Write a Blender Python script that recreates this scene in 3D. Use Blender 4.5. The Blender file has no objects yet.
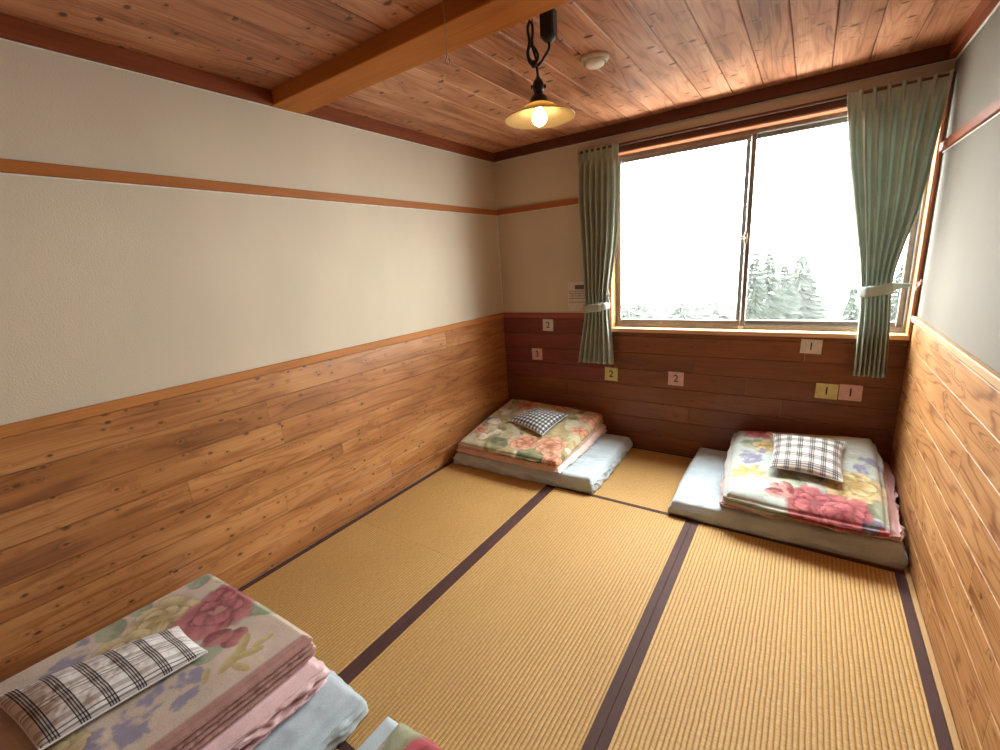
import bpy, bmesh, math, random
import numpy as np
from mathutils import Vector, Matrix

sc = bpy.context.scene
COL = sc.collection
rnd = random.Random(7)

# ------------------------------------------------------------------ camera
cam_d = bpy.data.cameras.new('camera')
cam = bpy.data.objects.new('camera', cam_d); COL.objects.link(cam); sc.camera = cam
CAM = Vector((2.1796, -3.2129, 1.4491)); YAW, PITCH, ROLL = -0.6121, -0.2444, -0.0681
_f = Vector((math.sin(YAW)*math.cos(PITCH), math.cos(YAW)*math.cos(PITCH), math.sin(PITCH)))
_r = Vector((math.cos(YAW), -math.sin(YAW), 0)); _u = _r.cross(_f)
r2 = _r*math.cos(ROLL) + _u*math.sin(ROLL); u2 = -_r*math.sin(ROLL) + _u*math.cos(ROLL)
cam.matrix_world = Matrix(((r2.x, u2.x, -_f.x, CAM.x), (r2.y, u2.y, -_f.y, CAM.y), (r2.z, u2.z, -_f.z, CAM.z), (0, 0, 0, 1)))
cam_d.sensor_width = 36; cam_d.lens = 442.66*36/1000; cam_d.clip_start = .02; cam_d.clip_end = 500

# ------------------------------------------------------------------ world, exposure
SKY = 72.0
w = bpy.data.worlds.new('foggy_sky'); sc.world = w; w.use_nodes = True
bg = w.node_tree.nodes['Background']; bg.inputs[0].default_value = (1, .975, .93, 1); bg.inputs[1].default_value = SKY
wt = w.node_tree; _tc = wt.nodes.new('ShaderNodeTexCoord'); _sp = wt.nodes.new('ShaderNodeSeparateXYZ'); _rp = wt.nodes.new('ShaderNodeValToRGB')
_mr = wt.nodes.new('ShaderNodeMapRange'); _mr.inputs['From Min'].default_value = -1; _mr.inputs['From Max'].default_value = 1
wt.links.new(_tc.outputs['Generated'], _sp.inputs[0]); wt.links.new(_sp.outputs['Z'], _mr.inputs['Value']); wt.links.new(_mr.outputs[0], _rp.inputs[0])
_cr = _rp.color_ramp; _cr.elements.new(.3); _cr.elements.new(.6)
for _e, (_p, _v) in zip(_cr.elements, ((0, .28), (.47, .36), (.64, .46), (.84, .60))):
    _e.position = _p; _e.color = (_v*(1-.05*_v), _v*.985, _v*(.94+.06*_v), 1)            # fog light: brighter overhead than below the horizon
wt.links.new(_rp.outputs[0], bg.inputs[0])
sc.view_settings.view_transform = 'Standard'; sc.view_settings.look = 'None'
sc.view_settings.exposure = 0; sc.view_settings.gamma = 1; sc.view_settings.use_curve_mapping = False
sc.cycles.use_denoising = True
sc.cycles.max_bounces = 14; sc.cycles.diffuse_bounces = 10; sc.cycles.transparent_max_bounces = 24
sc.cycles.sample_clamp_indirect = 10
# room measures
W, HC, H, YR, HW = 2.669, 2.248, 2.31, -3.56, 1.04
WX0, WX1, WZ0, WZ1 = 1.0, 2.645, .935, 2.12       # window opening
pl = bpy.data.lights.new('window_portal', 'AREA'); pl.shape = 'RECTANGLE'; pl.size = WX1-WX0; pl.size_y = WZ1-WZ0
po = bpy.data.objects.new('window_portal', pl); COL.objects.link(po)
po.location = ((WX0+WX1)/2, .112, (WZ0+WZ1)/2); po.rotation_euler = (-math.pi/2, 0, 0)
pl.cycles.is_portal = True

# ------------------------------------------------------------------ helpers
def tag(o, label=None, cat=None, group=None, kind=None):
    if label: o['label'] = label
    if cat: o['category'] = cat
    if group: o['group'] = group
    if kind: o['kind'] = kind
    return o

class MB:
    """collects shapes in world coordinates"""
    def __init__(s): s.v = []; s.f = []; s.mi = []; s.sm = []
    def add(s, vs, fs, mi=0, sm=False):
        n = len(s.v); s.v += [tuple(v) for v in vs]
        for f in fs: s.f.append([i+n for i in f]); s.mi.append(mi); s.sm.append(sm)
    def box(s, a, b, mi=0):
        x0, y0, z0 = a; x1, y1, z1 = b
        vs = [(x0,y0,z0),(x1,y0,z0),(x1,y1,z0),(x0,y1,z0),(x0,y0,z1),(x1,y0,z1),(x1,y1,z1),(x0,y1,z1)]
        s.add(vs, [(3,2,1,0),(4,5,6,7),(0,1,5,4),(1,2,6,5),(2,3,7,6),(3,0,4,7)], mi)
    def prism(s, sec, axis, t0, t1, mi=0):
        """sec: 2D polygon in the two other axes (order x,y,z without axis), swept t0..t1 along axis"""
        def P(p, t):
            q = list(p); q.insert(axis, t); return q
        n = len(sec)
        vs = [P(p, t0) for p in sec] + [P(p, t1) for p in sec]
        fs = [(i, (i+1) % n, n+(i+1) % n, n+i) for i in range(n)] + [tuple(range(n))[::-1], tuple(range(n, 2*n))]
        s.add(vs, fs, mi)
    def bbox(s, a, b, c=.002, axis=None, mi=0):
        """box with chamfered long edges (chamfer c); long axis found"""
        d = [b[i]-a[i] for i in range(3)]
        ax = d.index(max(d)) if axis is None else axis
        o = [i for i in range(3) if i != ax]
        u0, u1, w0, w1 = a[o[0]], b[o[0]], a[o[1]], b[o[1]]
        c = min(c, (u1-u0)*.4, (w1-w0)*.4)
        s.prism([(u0+c,w0),(u1-c,w0),(u1,w0+c),(u1,w1-c),(u1-c,w1),(u0+c,w1),(u0,w1-c),(u0,w0+c)], ax, a[ax], b[ax], mi)
    def tube(s, pts, r, n=8, mi=0, cap=True):
        pts = [Vector(p) for p in pts]; m = len(pts)
        rr = r if isinstance(r, (list, tuple)) else [r]*m
        up = Vector((0, 0, 1)); vs = []; prev = None
        for i, p in enumerate(pts):
            t = (pts[min(i+1, m-1)] - pts[max(i-1, 0)]).normalized()
            if prev is None:
                a = t.cross(up if abs(t.z) < .9 else Vector((1, 0, 0))).normalized()
            else:
                a = (prev - t*prev.dot(t)).normalized()
            prev = a; b = t.cross(a)
            for k in range(n):
                an = 2*math.pi*k/n; vs.append(p + (a*math.cos(an)+b*math.sin(an))*rr[i])
        fs = [(i*n+k, i*n+(k+1) % n, (i+1)*n+(k+1) % n, (i+1)*n+k) for i in range(m-1) for k in range(n)]
        if cap: fs += [tuple(range(n))[::-1], tuple(range((m-1)*n, m*n))]
        s.add(vs, fs, mi, True)
    def lathe(s, prof, c, n=40, mi=0, close=False):
        vs = []; fs = []; m = len(prof)
        for (r, z) in prof:
            for k in range(n):
                a = 2*math.pi*k/n; vs.append((c[0]+r*math.cos(a), c[1]+r*math.sin(a), c[2]+z))
        for i in range(m-1):
            for k in range(n): fs.append((i*n+k, i*n+(k+1) % n, (i+1)*n+(k+1) % n, (i+1)*n+k))
        if close: fs += [tuple(range(n))[::-1], tuple(range((m-1)*n, m*n))]
        s.add(vs, fs, mi, True)
    def build(s, name, mat=None, parent=None, origin=None):
        me = bpy.data.meshes.new(name)
        o0 = Vector(origin) if origin is not None else Vector((0, 0, 0))
        if parent is not None: o0 = Vector(parent.location); 
        me.from_pydata([tuple(Vector(v)-o0) for v in s.v], [], s.f)
        me.polygons.foreach_set('material_index', s.mi); me.polygons.foreach_set('use_smooth', s.sm)
        me.update()
        bm = bmesh.new(); bm.from_mesh(me); bmesh.ops.recalc_face_normals(bm, faces=bm.faces); bm.to_mesh(me); bm.free()
        o = bpy.data.objects.new(name, me); COL.objects.link(o)
        if mat:
            for m in (mat if isinstance(mat, (list, tuple)) else [mat]): me.materials.append(m)
        if parent is not None: o.parent = parent
        else: o.location = o0
        return o

def root_at(o, p):
    """move a mesh object's origin to p"""
    p = Vector(p); o.data.transform(Matrix.Translation(o.location-p)); o.location = p; return o

def empty(name, loc):
    o = bpy.data.objects.new(name, None); COL.objects.link(o); o.location = loc; o.empty_display_size = .05; return o

# -------- numpy noise
def _h(i, j, k, s):
    n = (i*374761393 + j*668265263 + k*2147483647 + s*1274126177) & 0xffffffff
    n = ((n ^ (n >> 13))*1274126177) & 0xffffffff
    n = ((n ^ (n >> 16))*2246822519) & 0xffffffff
    return ((n ^ (n >> 13)) & 0xffffff)/float(0xffffff)*2-1
def vn(x, y, z=0., s=0):
    x, y, z = np.broadcast_arrays(np.asarray(x, float), np.asarray(y, float), np.asarray(z, float))
    xi, yi, zi = np.floor(x), np.floor(y), np.floor(z); fx, fy, fz = x-xi, y-yi, z-zi
    xi, yi, zi = [a.astype(np.int64) for a in (xi, yi, zi)]
    q = lambda t: t*t*t*(t*(t*6-15)+10)
    ux, uy, uz = q(fx), q(fy), q(fz); r = 0
    for a in (0, 1):
        for b in (0, 1):
            for c in (0, 1):
                wgt = (ux if a else 1-ux)*(uy if b else 1-uy)*(uz if c else 1-uz)
                r = r + wgt*_h(xi+a, yi+b, zi+c, s)
    return r
def fbm(x, y, z=0., o=4, s=0):
    r = 0; a = 1.
    for i in range(o):
        r = r + a*vn(x, y, z, s+i*17); x = np.asarray(x)*2.03; y = np.asarray(y)*2.03; z = np.asarray(z)*2.03; a *= .5
    return r

# ------------------------------------------------------------------ materials
def mat(name):
    m = bpy.data.materials.new(name); m.use_nodes = True; nt = m.node_tree
    b = nt.nodes['Principled BSDF']; return m, nt, b
def N(nt, t, **kw):
    n = nt.nodes.new(t)
    for k, v in kw.items(): setattr(n, k, v)
    return n
def M2(nt, op, a, b=None, c=None):
    n = nt.nodes.new('ShaderNodeMath'); n.operation = op
    for i, v in enumerate((a, b, c)):
        if v is None: continue
        if isinstance(v, (int, float)): n.inputs[i].default_value = v
        else: nt.links.new(v, n.inputs[i])
    return n.outputs[0]
def ramp(nt, fac, stops, interp='LINEAR'):
    n = nt.nodes.new('ShaderNodeValToRGB'); cr = n.color_ramp; cr.interpolation = interp
    while len(cr.elements) < len(stops): cr.elements.new(.5)
    for e, (p, c) in zip(cr.elements, stops):
        e.position = p; e.color = (*c, 1) if len(c) == 3 else c
    nt.links.new(fac, n.inputs[0]); return n.outputs[0]
def mixc(nt, fac, a, b, mode='MIX'):
    n = nt.nodes.new('ShaderNodeMix'); n.data_type = 'RGBA'; n.blend_type = mode
    for i, v in ((0, fac), (6, a), (7, b)):
        if isinstance(v, (int, float)): n.inputs[i].default_value = v
        elif isinstance(v, tuple): n.inputs[i].default_value = (*v, 1) if len(v) == 3 else v
        else: nt.links.new(v, n.inputs[i])
    return n.outputs[2]
def bump(nt, b, h, strength=.3, dist=.002):
    n = nt.nodes.new('ShaderNodeBump'); n.inputs['Strength'].default_value = strength; n.inputs['Distance'].default_value = dist
    nt.links.new(h, n.inputs['Height']); nt.links.new(n.outputs[0], b.inputs['Normal'])

def plain(name, c, rough=.6, metal=0., var=0.):
    m, nt, b = mat(name); b.inputs['Roughness'].default_value = rough; b.inputs['Metallic'].default_value = metal
    tc = N(nt, 'ShaderNodeTexCoord'); no = N(nt, 'ShaderNodeTexNoise'); no.inputs['Scale'].default_value = 35
    nt.links.new(tc.outputs['Object'], no.inputs['Vector'])
    lo = tuple(x*(1-.12-var) for x in c); hi = tuple(min(1, x*(1+.08+var)) for x in c)
    nt.links.new(ramp(nt, no.outputs[0], [(.3, lo), (.7, hi)]), b.inputs['Base Color'])
    return m

def wood(name, axis, dark, mid, light, rough=.42, knot=.5, ring=7., knot_scale=7., fib=.35, spec=.5, boardvar=.25, knotdark=.25, streak=.3, gs=.3, normal=None, ka=(.75, 1.25)):
    """planks: object coordinates, grain along axis, every plank (mesh island) its own cut of wood"""
    m, nt, b = mat(name)
    tc = N(nt, 'ShaderNodeTexCoord'); ge = N(nt, 'ShaderNodeNewGeometry'); R = ge.outputs['Random Per Island']
    sep = N(nt, 'ShaderNodeSeparateXYZ'); nt.links.new(tc.outputs['Object'], sep.inputs[0])
    off = [M2(nt, 'MULTIPLY', R, k) for k in (57., 131., 23.)]
    def vec(sl, scs):
        cmb = N(nt, 'ShaderNodeCombineXYZ')
        for i in range(3):
            nt.links.new(M2(nt, 'ADD', M2(nt, 'MULTIPLY', sep.outputs[i], sl if i == axis else scs), off[i]), cmb.inputs[i])
        return cmb.outputs[0]
    def noise(v, sc_, det=2., dist=0., rough_=.5):
        n = N(nt, 'ShaderNodeTexNoise'); n.inputs['Scale'].default_value = sc_; n.inputs['Detail'].default_value = det
        n.inputs['Distortion'].default_value = dist; n.inputs['Roughness'].default_value = rough_
        nt.links.new(v, n.inputs['Vector']); return n.outputs[0]
    vo = N(nt, 'ShaderNodeTexVoronoi'); vo.inputs['Scale'].default_value = knot_scale
    cross = [i for i in range(3) if i != axis and i != (normal if normal is not None else {0: 1, 1: 0, 2: 1}[axis])][0]
    vo.voronoi_dimensions = '2D'; kc = N(nt, 'ShaderNodeCombineXYZ')
    nt.links.new(M2(nt, 'ADD', M2(nt, 'MULTIPLY', sep.outputs[axis], ka[0]), off[0]), kc.inputs[0]); nt.links.new(M2(nt, 'ADD', M2(nt, 'MULTIPLY', sep.outputs[cross], ka[1]), off[1]), kc.inputs[1])
    nt.links.new(kc.outputs[0], vo.inputs['Vector'])
    d = vo.outputs['Distance']
    kseed = N(nt, 'ShaderNodeSeparateColor'); nt.links.new(vo.outputs['Color'], kseed.inputs[0])
    krad = M2(nt, 'MULTIPLY', M2(nt, 'SUBTRACT', kseed.outputs[0], 1-knot), .30)       # only some cells hold a knot
    halo = M2(nt, 'MULTIPLY', M2(nt, 'GREATER_THAN', krad, 0.), M2(nt, 'POWER', M2(nt, 'MAXIMUM', M2(nt, 'SUBTRACT', 1., M2(nt, 'MULTIPLY', d, 2.6)), 0.), 3.))
    big = noise(vec(.55, 5.5), 1.6, 1.5, .25)
    rings = M2(nt, 'ADD', M2(nt, 'MULTIPLY', big, ring*1.6), M2(nt, 'MULTIPLY', halo, 2.6))
    rings = M2(nt, 'ADD', rings, M2(nt, 'MULTIPLY', noise(vec(2., 12.), 3., 2.), .5))
    late = M2(nt, 'POWER', M2(nt, 'ADD', M2(nt, 'MULTIPLY', M2(nt, 'SINE', M2(nt, 'MULTIPLY', rings, 6.283)), .5), .5), 5.)
    fibre = noise(vec(3., 140.), 1.4, 3.)
    tone = M2(nt, 'ADD', M2(nt, 'ADD', .58-gs*.0, M2(nt, 'MULTIPLY', late, -gs)), M2(nt, 'MULTIPLY', M2(nt, 'SUBTRACT', fibre, .5), fib*1.6))
    tone = M2(nt, 'ADD', tone, M2(nt, 'MULTIPLY', M2(nt, 'SUBTRACT', noise(vec(.8, 4.), 2., 3.), .5), streak*2))
    tone = M2(nt, 'ADD', tone, M2(nt, 'MULTIPLY', M2(nt, 'SUBTRACT', R, .5), boardvar*2))
    col = ramp(nt, tone, [(.1, dark), (.5, mid), (.9, light)])
    kd = M2(nt, 'DIVIDE', d, M2(nt, 'MAXIMUM', krad, .0001))
    kmask = M2(nt, 'MULTIPLY', M2(nt, 'GREATER_THAN', krad, .012), ramp(nt, kd, [(.55, (1, 1, 1)), (1., (0, 0, 0))]))
    col = mixc(nt, kmask, col, tuple(x*knotdark for x in mid))
    col = mixc(nt, M2(nt, 'MULTIPLY', halo, .35), col, dark)
    nt.links.new(col, b.inputs['Base Color'])
    b.inputs['Roughness'].default_value = rough; b.inputs['Specular IOR Level'].default_value = spec
    bump(nt, b, M2(nt, 'ADD', M2(nt, 'MULTIPLY', late, -.4), M2(nt, 'MULTIPLY', fibre, .6)), .25, .0015)
    return m

ORD, ORM, ORL = (.15, .048, .012), (.34, .13, .036), (.54, .265, .095)
WOOD_LEFT = wood('oiled cedar boards, side wall', 1, ORD, ORM, ORL, rough=.36, spec=.9, knot=.55, ring=5, knot_scale=16, boardvar=.06, streak=.55, gs=.22, normal=0)
WOOD_RIGHT = wood('pale cedar boards, side wall', 1, (.17, .06, .016), (.41, .19, .07), (.60, .34, .14), rough=.5, spec=.22, knot=.32, ring=8, knot_scale=8, boardvar=.06, gs=.32, normal=0, streak=.3)
WOOD_BACK = wood('brown cedar boards, end wall', 0, (.08, .021, .004), (.165, .050, .012), (.25, .085, .024), rough=.4, knot=.25, ring=5, knot_scale=9, boardvar=.15, gs=.15, normal=1)
WOOD_BACK_RED = wood('red stained cedar boards, end wall', 0, (.09, .018, .014), (.16, .036, .026), (.22, .06, .042), rough=.4, knot=.25, ring=5, knot_scale=9, boardvar=.12, gs=.15, normal=1)
WOOD_CEIL = wood('cedar ceiling boards', 1, (.17, .055, .022), (.47, .20, .10), (.68, .37, .22), rough=.45, knot=.6, ring=6, knot_scale=9, boardvar=.14, streak=.6, gs=.2, normal=2, ka=(1.35, .8), knotdark=.15)
WOOD_REAR = wood('dark cedar boards, rear wall', 0, (.08, .025, .008), (.16, .06, .02), (.24, .1, .035), rough=.5, knot=.2, ring=5, boardvar=.12, gs=.15, normal=1)
def trimwood(n, ax, c, rough=.6, spread=.35):
    return wood(n, ax, tuple(x*(1-spread) for x in c), c, tuple(min(1, x*(1+spread)) for x in c), rough=rough, knot=.03, ring=3, boardvar=.06, streak=.2, gs=.15, spec=.25)
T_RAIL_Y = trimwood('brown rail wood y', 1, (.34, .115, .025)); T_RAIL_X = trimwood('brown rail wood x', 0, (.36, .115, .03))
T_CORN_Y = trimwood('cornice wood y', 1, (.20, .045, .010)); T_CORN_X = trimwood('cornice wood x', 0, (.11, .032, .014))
T_BEAM = trimwood('beam wood', 0, (.42, .145, .02)); T_CAP_Y = trimwood('cap wood y', 1, (.40, .16, .045))
T_CAPL_Y = trimwood('pale cap wood y', 1, (.42, .25, .11)); T_JAMB_Z = trimwood('jamb wood', 2, (.46, .19, .065)); T_JAMB_X = trimwood('window board wood', 0, (.58, .36, .19))
T_DARK_X = trimwood('dark lintel wood', 0, (.10, .035, .016)); T_DARK_Z = trimwood('dark jamb face wood', 2, (.22, .07, .025))

def plaster(name, c):
    m, nt, b = mat(name); tc = N(nt, 'ShaderNodeTexCoord')
    n1 = N(nt, 'ShaderNodeTexNoise'); n1.inputs['Scale'].default_value = 2.2; n1.inputs['Detail'].default_value = 5
    mp = N(nt, 'ShaderNodeMapping'); mp.inputs['Scale'].default_value = (1, 1, .5)
    nt.links.new(tc.outputs['Object'], mp.inputs[0]); nt.links.new(mp.outputs[0], n1.inputs['Vector'])
    n2 = N(nt, 'ShaderNodeTexNoise'); n2.inputs['Scale'].default_value = 160; n2.inputs['Detail'].default_value = 4
    nt.links.new(tc.outputs['Object'], n2.inputs['Vector'])
    wv = N(nt, 'ShaderNodeTexWave'); wv.bands_direction = 'Z'; wv.inputs['Scale'].default_value = 90; wv.inputs['Distortion'].default_value = 3; wv.inputs['Detail'].default_value = 2
    nt.links.new(tc.outputs['Object'], wv.inputs['Vector'])
    t = M2(nt, 'ADD', M2(nt, 'MULTIPLY', n1.outputs[0], .8), M2(nt, 'MULTIPLY', n2.outputs[0], .2))
    nt.links.new(ramp(nt, t, [(.3, tuple(x*.9 for x in c)), (.7, tuple(x*1.05 for x in c))]), b.inputs['Base Color'])
    b.inputs['Roughness'].default_value = .9
    bump(nt, b, M2(nt, 'ADD', n2.outputs[0], M2(nt, 'MULTIPLY', wv.outputs[0], .25)), .35, .002)
    return m
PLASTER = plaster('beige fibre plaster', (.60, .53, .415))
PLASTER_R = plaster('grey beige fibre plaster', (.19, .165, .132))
EDGE = plain('off white edging', (.72, .68, .6), .6)

def tatami(name, along):
    """ribs run along axis `along`; rib pitch 15.5 mm"""
    m, nt, b = mat(name); tc = N(nt, 'ShaderNodeTexCoord'); sep = N(nt, 'ShaderNodeSeparateXYZ'); nt.links.new(tc.outputs['Object'], sep.inputs[0])
    c = sep.outputs[1-along]; l = sep.outputs[along]
    nz = N(nt, 'ShaderNodeTexNoise'); nz.inputs['Scale'].default_value = 14; nz.inputs['Detail'].default_value = 2; nt.links.new(tc.outputs['Object'], nz.inputs['Vector'])
    ph = M2(nt, 'ADD', M2(nt, 'DIVIDE', c, .0155), M2(nt, 'MULTIPLY', M2(nt, 'SUBTRACT', nz.outputs[0], .5), .35))
    fr = M2(nt, 'FRACT', ph); rib = M2(nt, 'SINE', M2(nt, 'MULTIPLY', fr, math.pi))          # 0 in groove, 1 on rib
    ribs = M2(nt, 'POWER', rib, .6)
    straw = M2(nt, 'SINE', M2(nt, 'MULTIPLY', l, 2*math.pi/.0042)) # single rushes across
    # rush to rush colour variation, short dashes
    cm = N(nt, 'ShaderNodeCombineXYZ'); nt.links.new(M2(nt, 'MULTIPLY', l, 230.), cm.inputs[0]); nt.links.new(M2(nt, 'MULTIPLY', c, 45.), cm.inputs[1])
    n1 = N(nt, 'ShaderNodeTexNoise'); n1.inputs['Scale'].default_value = 1.; n1.inputs['Detail'].default_value = 2; nt.links.new(cm.outputs[0], n1.inputs['Vector'])
    n2 = N(nt, 'ShaderNodeTexNoise'); n2.inputs['Scale'].default_value = 1.7; n2.inputs['Detail'].default_value = 4; nt.links.new(tc.outputs['Object'], n2.inputs['Vector'])
    t = M2(nt, 'ADD', M2(nt, 'MULTIPLY', n1.outputs[0], .7), M2(nt, 'MULTIPLY', n2.outputs[0], .3))
    col = ramp(nt, t, [(.3, (.38, .21, .052)), (.5, (.51, .29, .082)), (.72, (.63, .385, .135))])
    groove = ramp(nt, ribs, [(.25, (1, 1, 1)), (.85, (0, 0, 0))])
    col = mixc(nt, M2(nt, 'MULTIPLY', groove, .62), col, (.20, .09, .025))
    nt.links.new(col, b.inputs['Base Color']); b.inputs['Roughness'].default_value = .55
    bump(nt, b, M2(nt, 'ADD', ribs, M2(nt, 'MULTIPLY', straw, .12)), .9, .003)
    return m
TATAMI_Y = tatami('tatami rush, ribs lengthwise', 1); TATAMI_X = tatami('tatami rush, ribs crosswise', 0)
def woven(name, c, rough=.7):
    m, nt, b = mat(name); tc = N(nt, 'ShaderNodeTexCoord')
    n = N(nt, 'ShaderNodeTexNoise'); n.inputs['Scale'].default_value = 300; n.inputs['Detail'].default_value = 2; nt.links.new(tc.outputs['Object'], n.inputs['Vector'])
    n2 = N(nt, 'ShaderNodeTexNoise'); n2.inputs['Scale'].default_value = 9; nt.links.new(tc.outputs['Object'], n2.inputs['Vector'])
    nt.links.new(ramp(nt, M2(nt, 'MULTIPLY', M2(nt, 'ADD', n.outputs[0], n2.outputs[0]), .5), [(.35, tuple(x*.78 for x in c)), (.65, tuple(min(1, x*1.15) for x in c))]), b.inputs['Base Color'])
    b.inputs['Roughness'].default_value = rough; b.inputs['Sheen Weight'].default_value = .15
    bump(nt, b, n.outputs[0], .3, .001); return m
HERI = woven('brown edging cloth', (.072, .032, .028)); HERI.node_tree.nodes['Principled BSDF'].inputs['Sheen Weight'].default_value = 0; HERI.node_tree.nodes['Principled BSDF'].inputs['Specular IOR Level'].default_value = .2; BLUE = woven('pale blue cotton cover', (.46, .55, .61)); BLUE.node_tree.nodes['Principled BSDF'].inputs['Sheen Weight'].default_value = .3
PINK = woven('pink satin cover', (.80, .55, .58), .42)
PEACH = woven('peach comforter cover', (.82, .62, .56), .6)
CURTAIN = woven('sage green curtain cloth', (.42, .475, .41), .8)
# curtain lets some window light through
def add_translucency(m, c, f):
    nt = m.node_tree; b = nt.nodes['Principled BSDF']; out = nt.nodes['Material Output']
    tr = N(nt, 'ShaderNodeBsdfTranslucent'); tr.inputs[0].default_value = (*c, 1); mx = N(nt, 'ShaderNodeMixShader'); mx.inputs[0].default_value = f
    nt.links.new(b.outputs[0], mx.inputs[1]); nt.links.new(tr.outputs[0], mx.inputs[2]); nt.links.new(mx.outputs[0], out.inputs[0])
add_translucency(CURTAIN, (.46, .52, .45), .15)
ALU = plain('bronze grey aluminium', (.22, .20, .175), .4, .3); BLACK = plain('black bakelite', (.012, .011, .011), .45); BRASS = plain('dull metal', (.5, .42, .3), .4, .8)
CREAM = plain('cream plastic', (.62, .55, .42), .5); WHITEP = plain('white plastic', (.8, .77, .7), .4); RAILM = plain('brown curtain rail', (.09, .035, .02), .45)
HOOKM = plain('pinkish nickel hook', (.6, .42, .36), .4, .2)
INK = plain('black ink', (.02, .018, .018), .6); CW = plain('white card', (.66, .60, .55), .6); CP = plain('pink card', (.66, .42, .40), .6); CY = plain('yellow card', (.62, .58, .24), .6); GREENP = plain('green print', (.12, .095, .08), .6)

def blanket_mat():
    m, nt, b = mat('printed plush blanket'); at = N(nt, 'ShaderNodeAttribute', attribute_name='Col'); tc = N(nt, 'ShaderNodeTexCoord')
    n = N(nt, 'ShaderNodeTexNoise'); n.inputs['Scale'].default_value = 260; n.inputs['Detail'].default_value = 3; nt.links.new(tc.outputs['Object'], n.inputs['Vector'])
    nt.links.new(mixc(nt, 1., at.outputs['Color'], ramp(nt, n.outputs[0], [(.3, (.8, .8, .8)), (.7, (1, 1, 1))]), 'MULTIPLY'), b.inputs['Base Color'])
    b.inputs['Roughness'].default_value = .9; b.inputs['Sheen Weight'].default_value = .25; b.inputs['Specular IOR Level'].default_value = .2
    bump(nt, b, n.outputs[0], .4, .0015); return m
BLANKET = blanket_mat()

def plaid(name, nu, nv, kind):
    m, nt, b = mat(name); uv = N(nt, 'ShaderNodeTexCoord'); sep = N(nt, 'ShaderNodeSeparateXYZ'); nt.links.new(uv.outputs['UV'], sep.inputs[0])
    fu = M2(nt, 'FRACT', M2(nt, 'MULTIPLY', sep.outputs[0], nu)); fv = M2(nt, 'FRACT', M2(nt, 'MULTIPLY', sep.outputs[1], nv))
    W1, K = (1, 1, 1), (.06, .055, .06)
    if kind == 'tartan':
        fu, fv = fv, fu      # groups of four fine black lines, soft grey bands between
        g = (.62, .60, .58)
        U = ramp(nt, fu, [(0, W1), (.30, K), (.345, (.7, .68, .68)), (.40, K), (.445, (.75, .73, .73)), (.50, K), (.545, (.7, .68, .68)), (.60, K), (.65, W1)], 'CONSTANT')
        V = ramp(nt, fv, [(0, W1), (.14, (.66, .62, .6)), (.30, W1), (.40, (.25, .24, .25)), (.44, W1), (.52, (.3, .28, .3)), (.56, (.78, .74, .74)), (.70, W1), (.80, (.6, .52, .52)), (.84, W1)], 'CONSTANT')
        base = (.78, .78, .78)
    elif kind == 'soft':
        U = ramp(nt, fu, [(0, W1), (.22, (.30, .29, .28)), (.30, (.7, .68, .67)), (.38, (.22, .21, .21)), (.48, (.7, .68, .67)), (.56, (.30, .29, .28)), (.66, W1)], 'CONSTANT')
        V = ramp(nt, fv, [(0, W1), (.22, (.34, .32, .31)), (.32, (.7, .68, .67)), (.42, (.25, .24, .24)), (.52, (.7, .68, .67)), (.62, (.34, .32, .31)), (.72, W1)], 'CONSTANT')
        base = (.58, .57, .56)
    else:
        U = ramp(nt, fu, [(0, W1), (.45, (.28, .27, .27))], 'CONSTANT'); V = ramp(nt, fv, [(0, W1), (.5, (.28, .27, .27))], 'CONSTANT'); base = (.72, .75, .77)
    c = mixc(nt, 1., mixc(nt, 1., base, U, 'MULTIPLY'), V, 'MULTIPLY')
    nt.links.new(c, b.inputs['Base Color']); b.inputs['Roughness'].default_value = .8
    n = N(nt, 'ShaderNodeTexNoise'); n.inputs['Scale'].default_value = 60; n.inputs['Detail'].default_value = 4; nt.links.new(uv.outputs['Object'], n.inputs['Vector'])
    bump(nt, b, n.outputs[0], .12, .002); return m

# ------------------------------------------------------------------ the room
def S(o, label=None): o['kind'] = 'structure'; return o
m = MB(); m.box((-.1, YR-.1, -.16), (W+.1, .1, -.055)); S(m.build('floor', plain('subfloor boards', (.25, .15, .08), .8)))
# plaster walls
m = MB(); m.box((-.12, YR-.1, -.16), (0, .12, H+.1)); wl = S(m.build('wall_left', PLASTER))
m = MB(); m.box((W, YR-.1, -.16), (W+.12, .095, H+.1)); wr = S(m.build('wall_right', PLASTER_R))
m = MB(); m.box((-.12, YR-.12, -.16), (W+.12, YR, H+.1)); wf = S(m.build('wall_front', PLASTER))
m = MB()
m.box((0, 0, -.16), (WX0-.03, .095, H+.1)); m.box((WX0-.03, 0, -.16), (W, .095, WZ0-.025)); m.box((WX0-.03, 0, WZ1+.03), (W, .095, H+.1)); 
wb = S(m.build('wall_back', PLASTER))
NB, CAPH = 8, .042
BH = (HW-CAPH)/NB
def boards(mb, axis, t0, t1, other, depth, sign, joints, mi=0, z0=0., n=NB, bh=BH):
    """horizontal planks with chamfered V joints. other: plane coordinate, thickness towards sign"""
    for k in range(n):
        za, zb = z0+k*bh+.0012, z0+(k+1)*bh-.0012
        cuts = [t0] + sorted(j for j in joints(k) if t0+.15 < j < t1-.15) + [t1]
        for a, b in zip(cuts[:-1], cuts[1:]):
            f, c = other+sign*depth, .0018
            sec = [(other, za), (f-sign*c, za), (f, za+c), (f, zb-c), (f-sign*c, zb), (other, zb)]
            mb.prism(sec, axis, a+.0006, b-.0006, mi)
r_ = random.Random(3)
m = MB(); boards(m, 1, YR, 0, 0, .008, 1, lambda k: [-1.8+((k*7) % 5)*.33-.3] if k % 2 else [-2.55+((k*3) % 4)*.2]); m.build('wainscot', WOOD_LEFT, wl)
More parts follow.
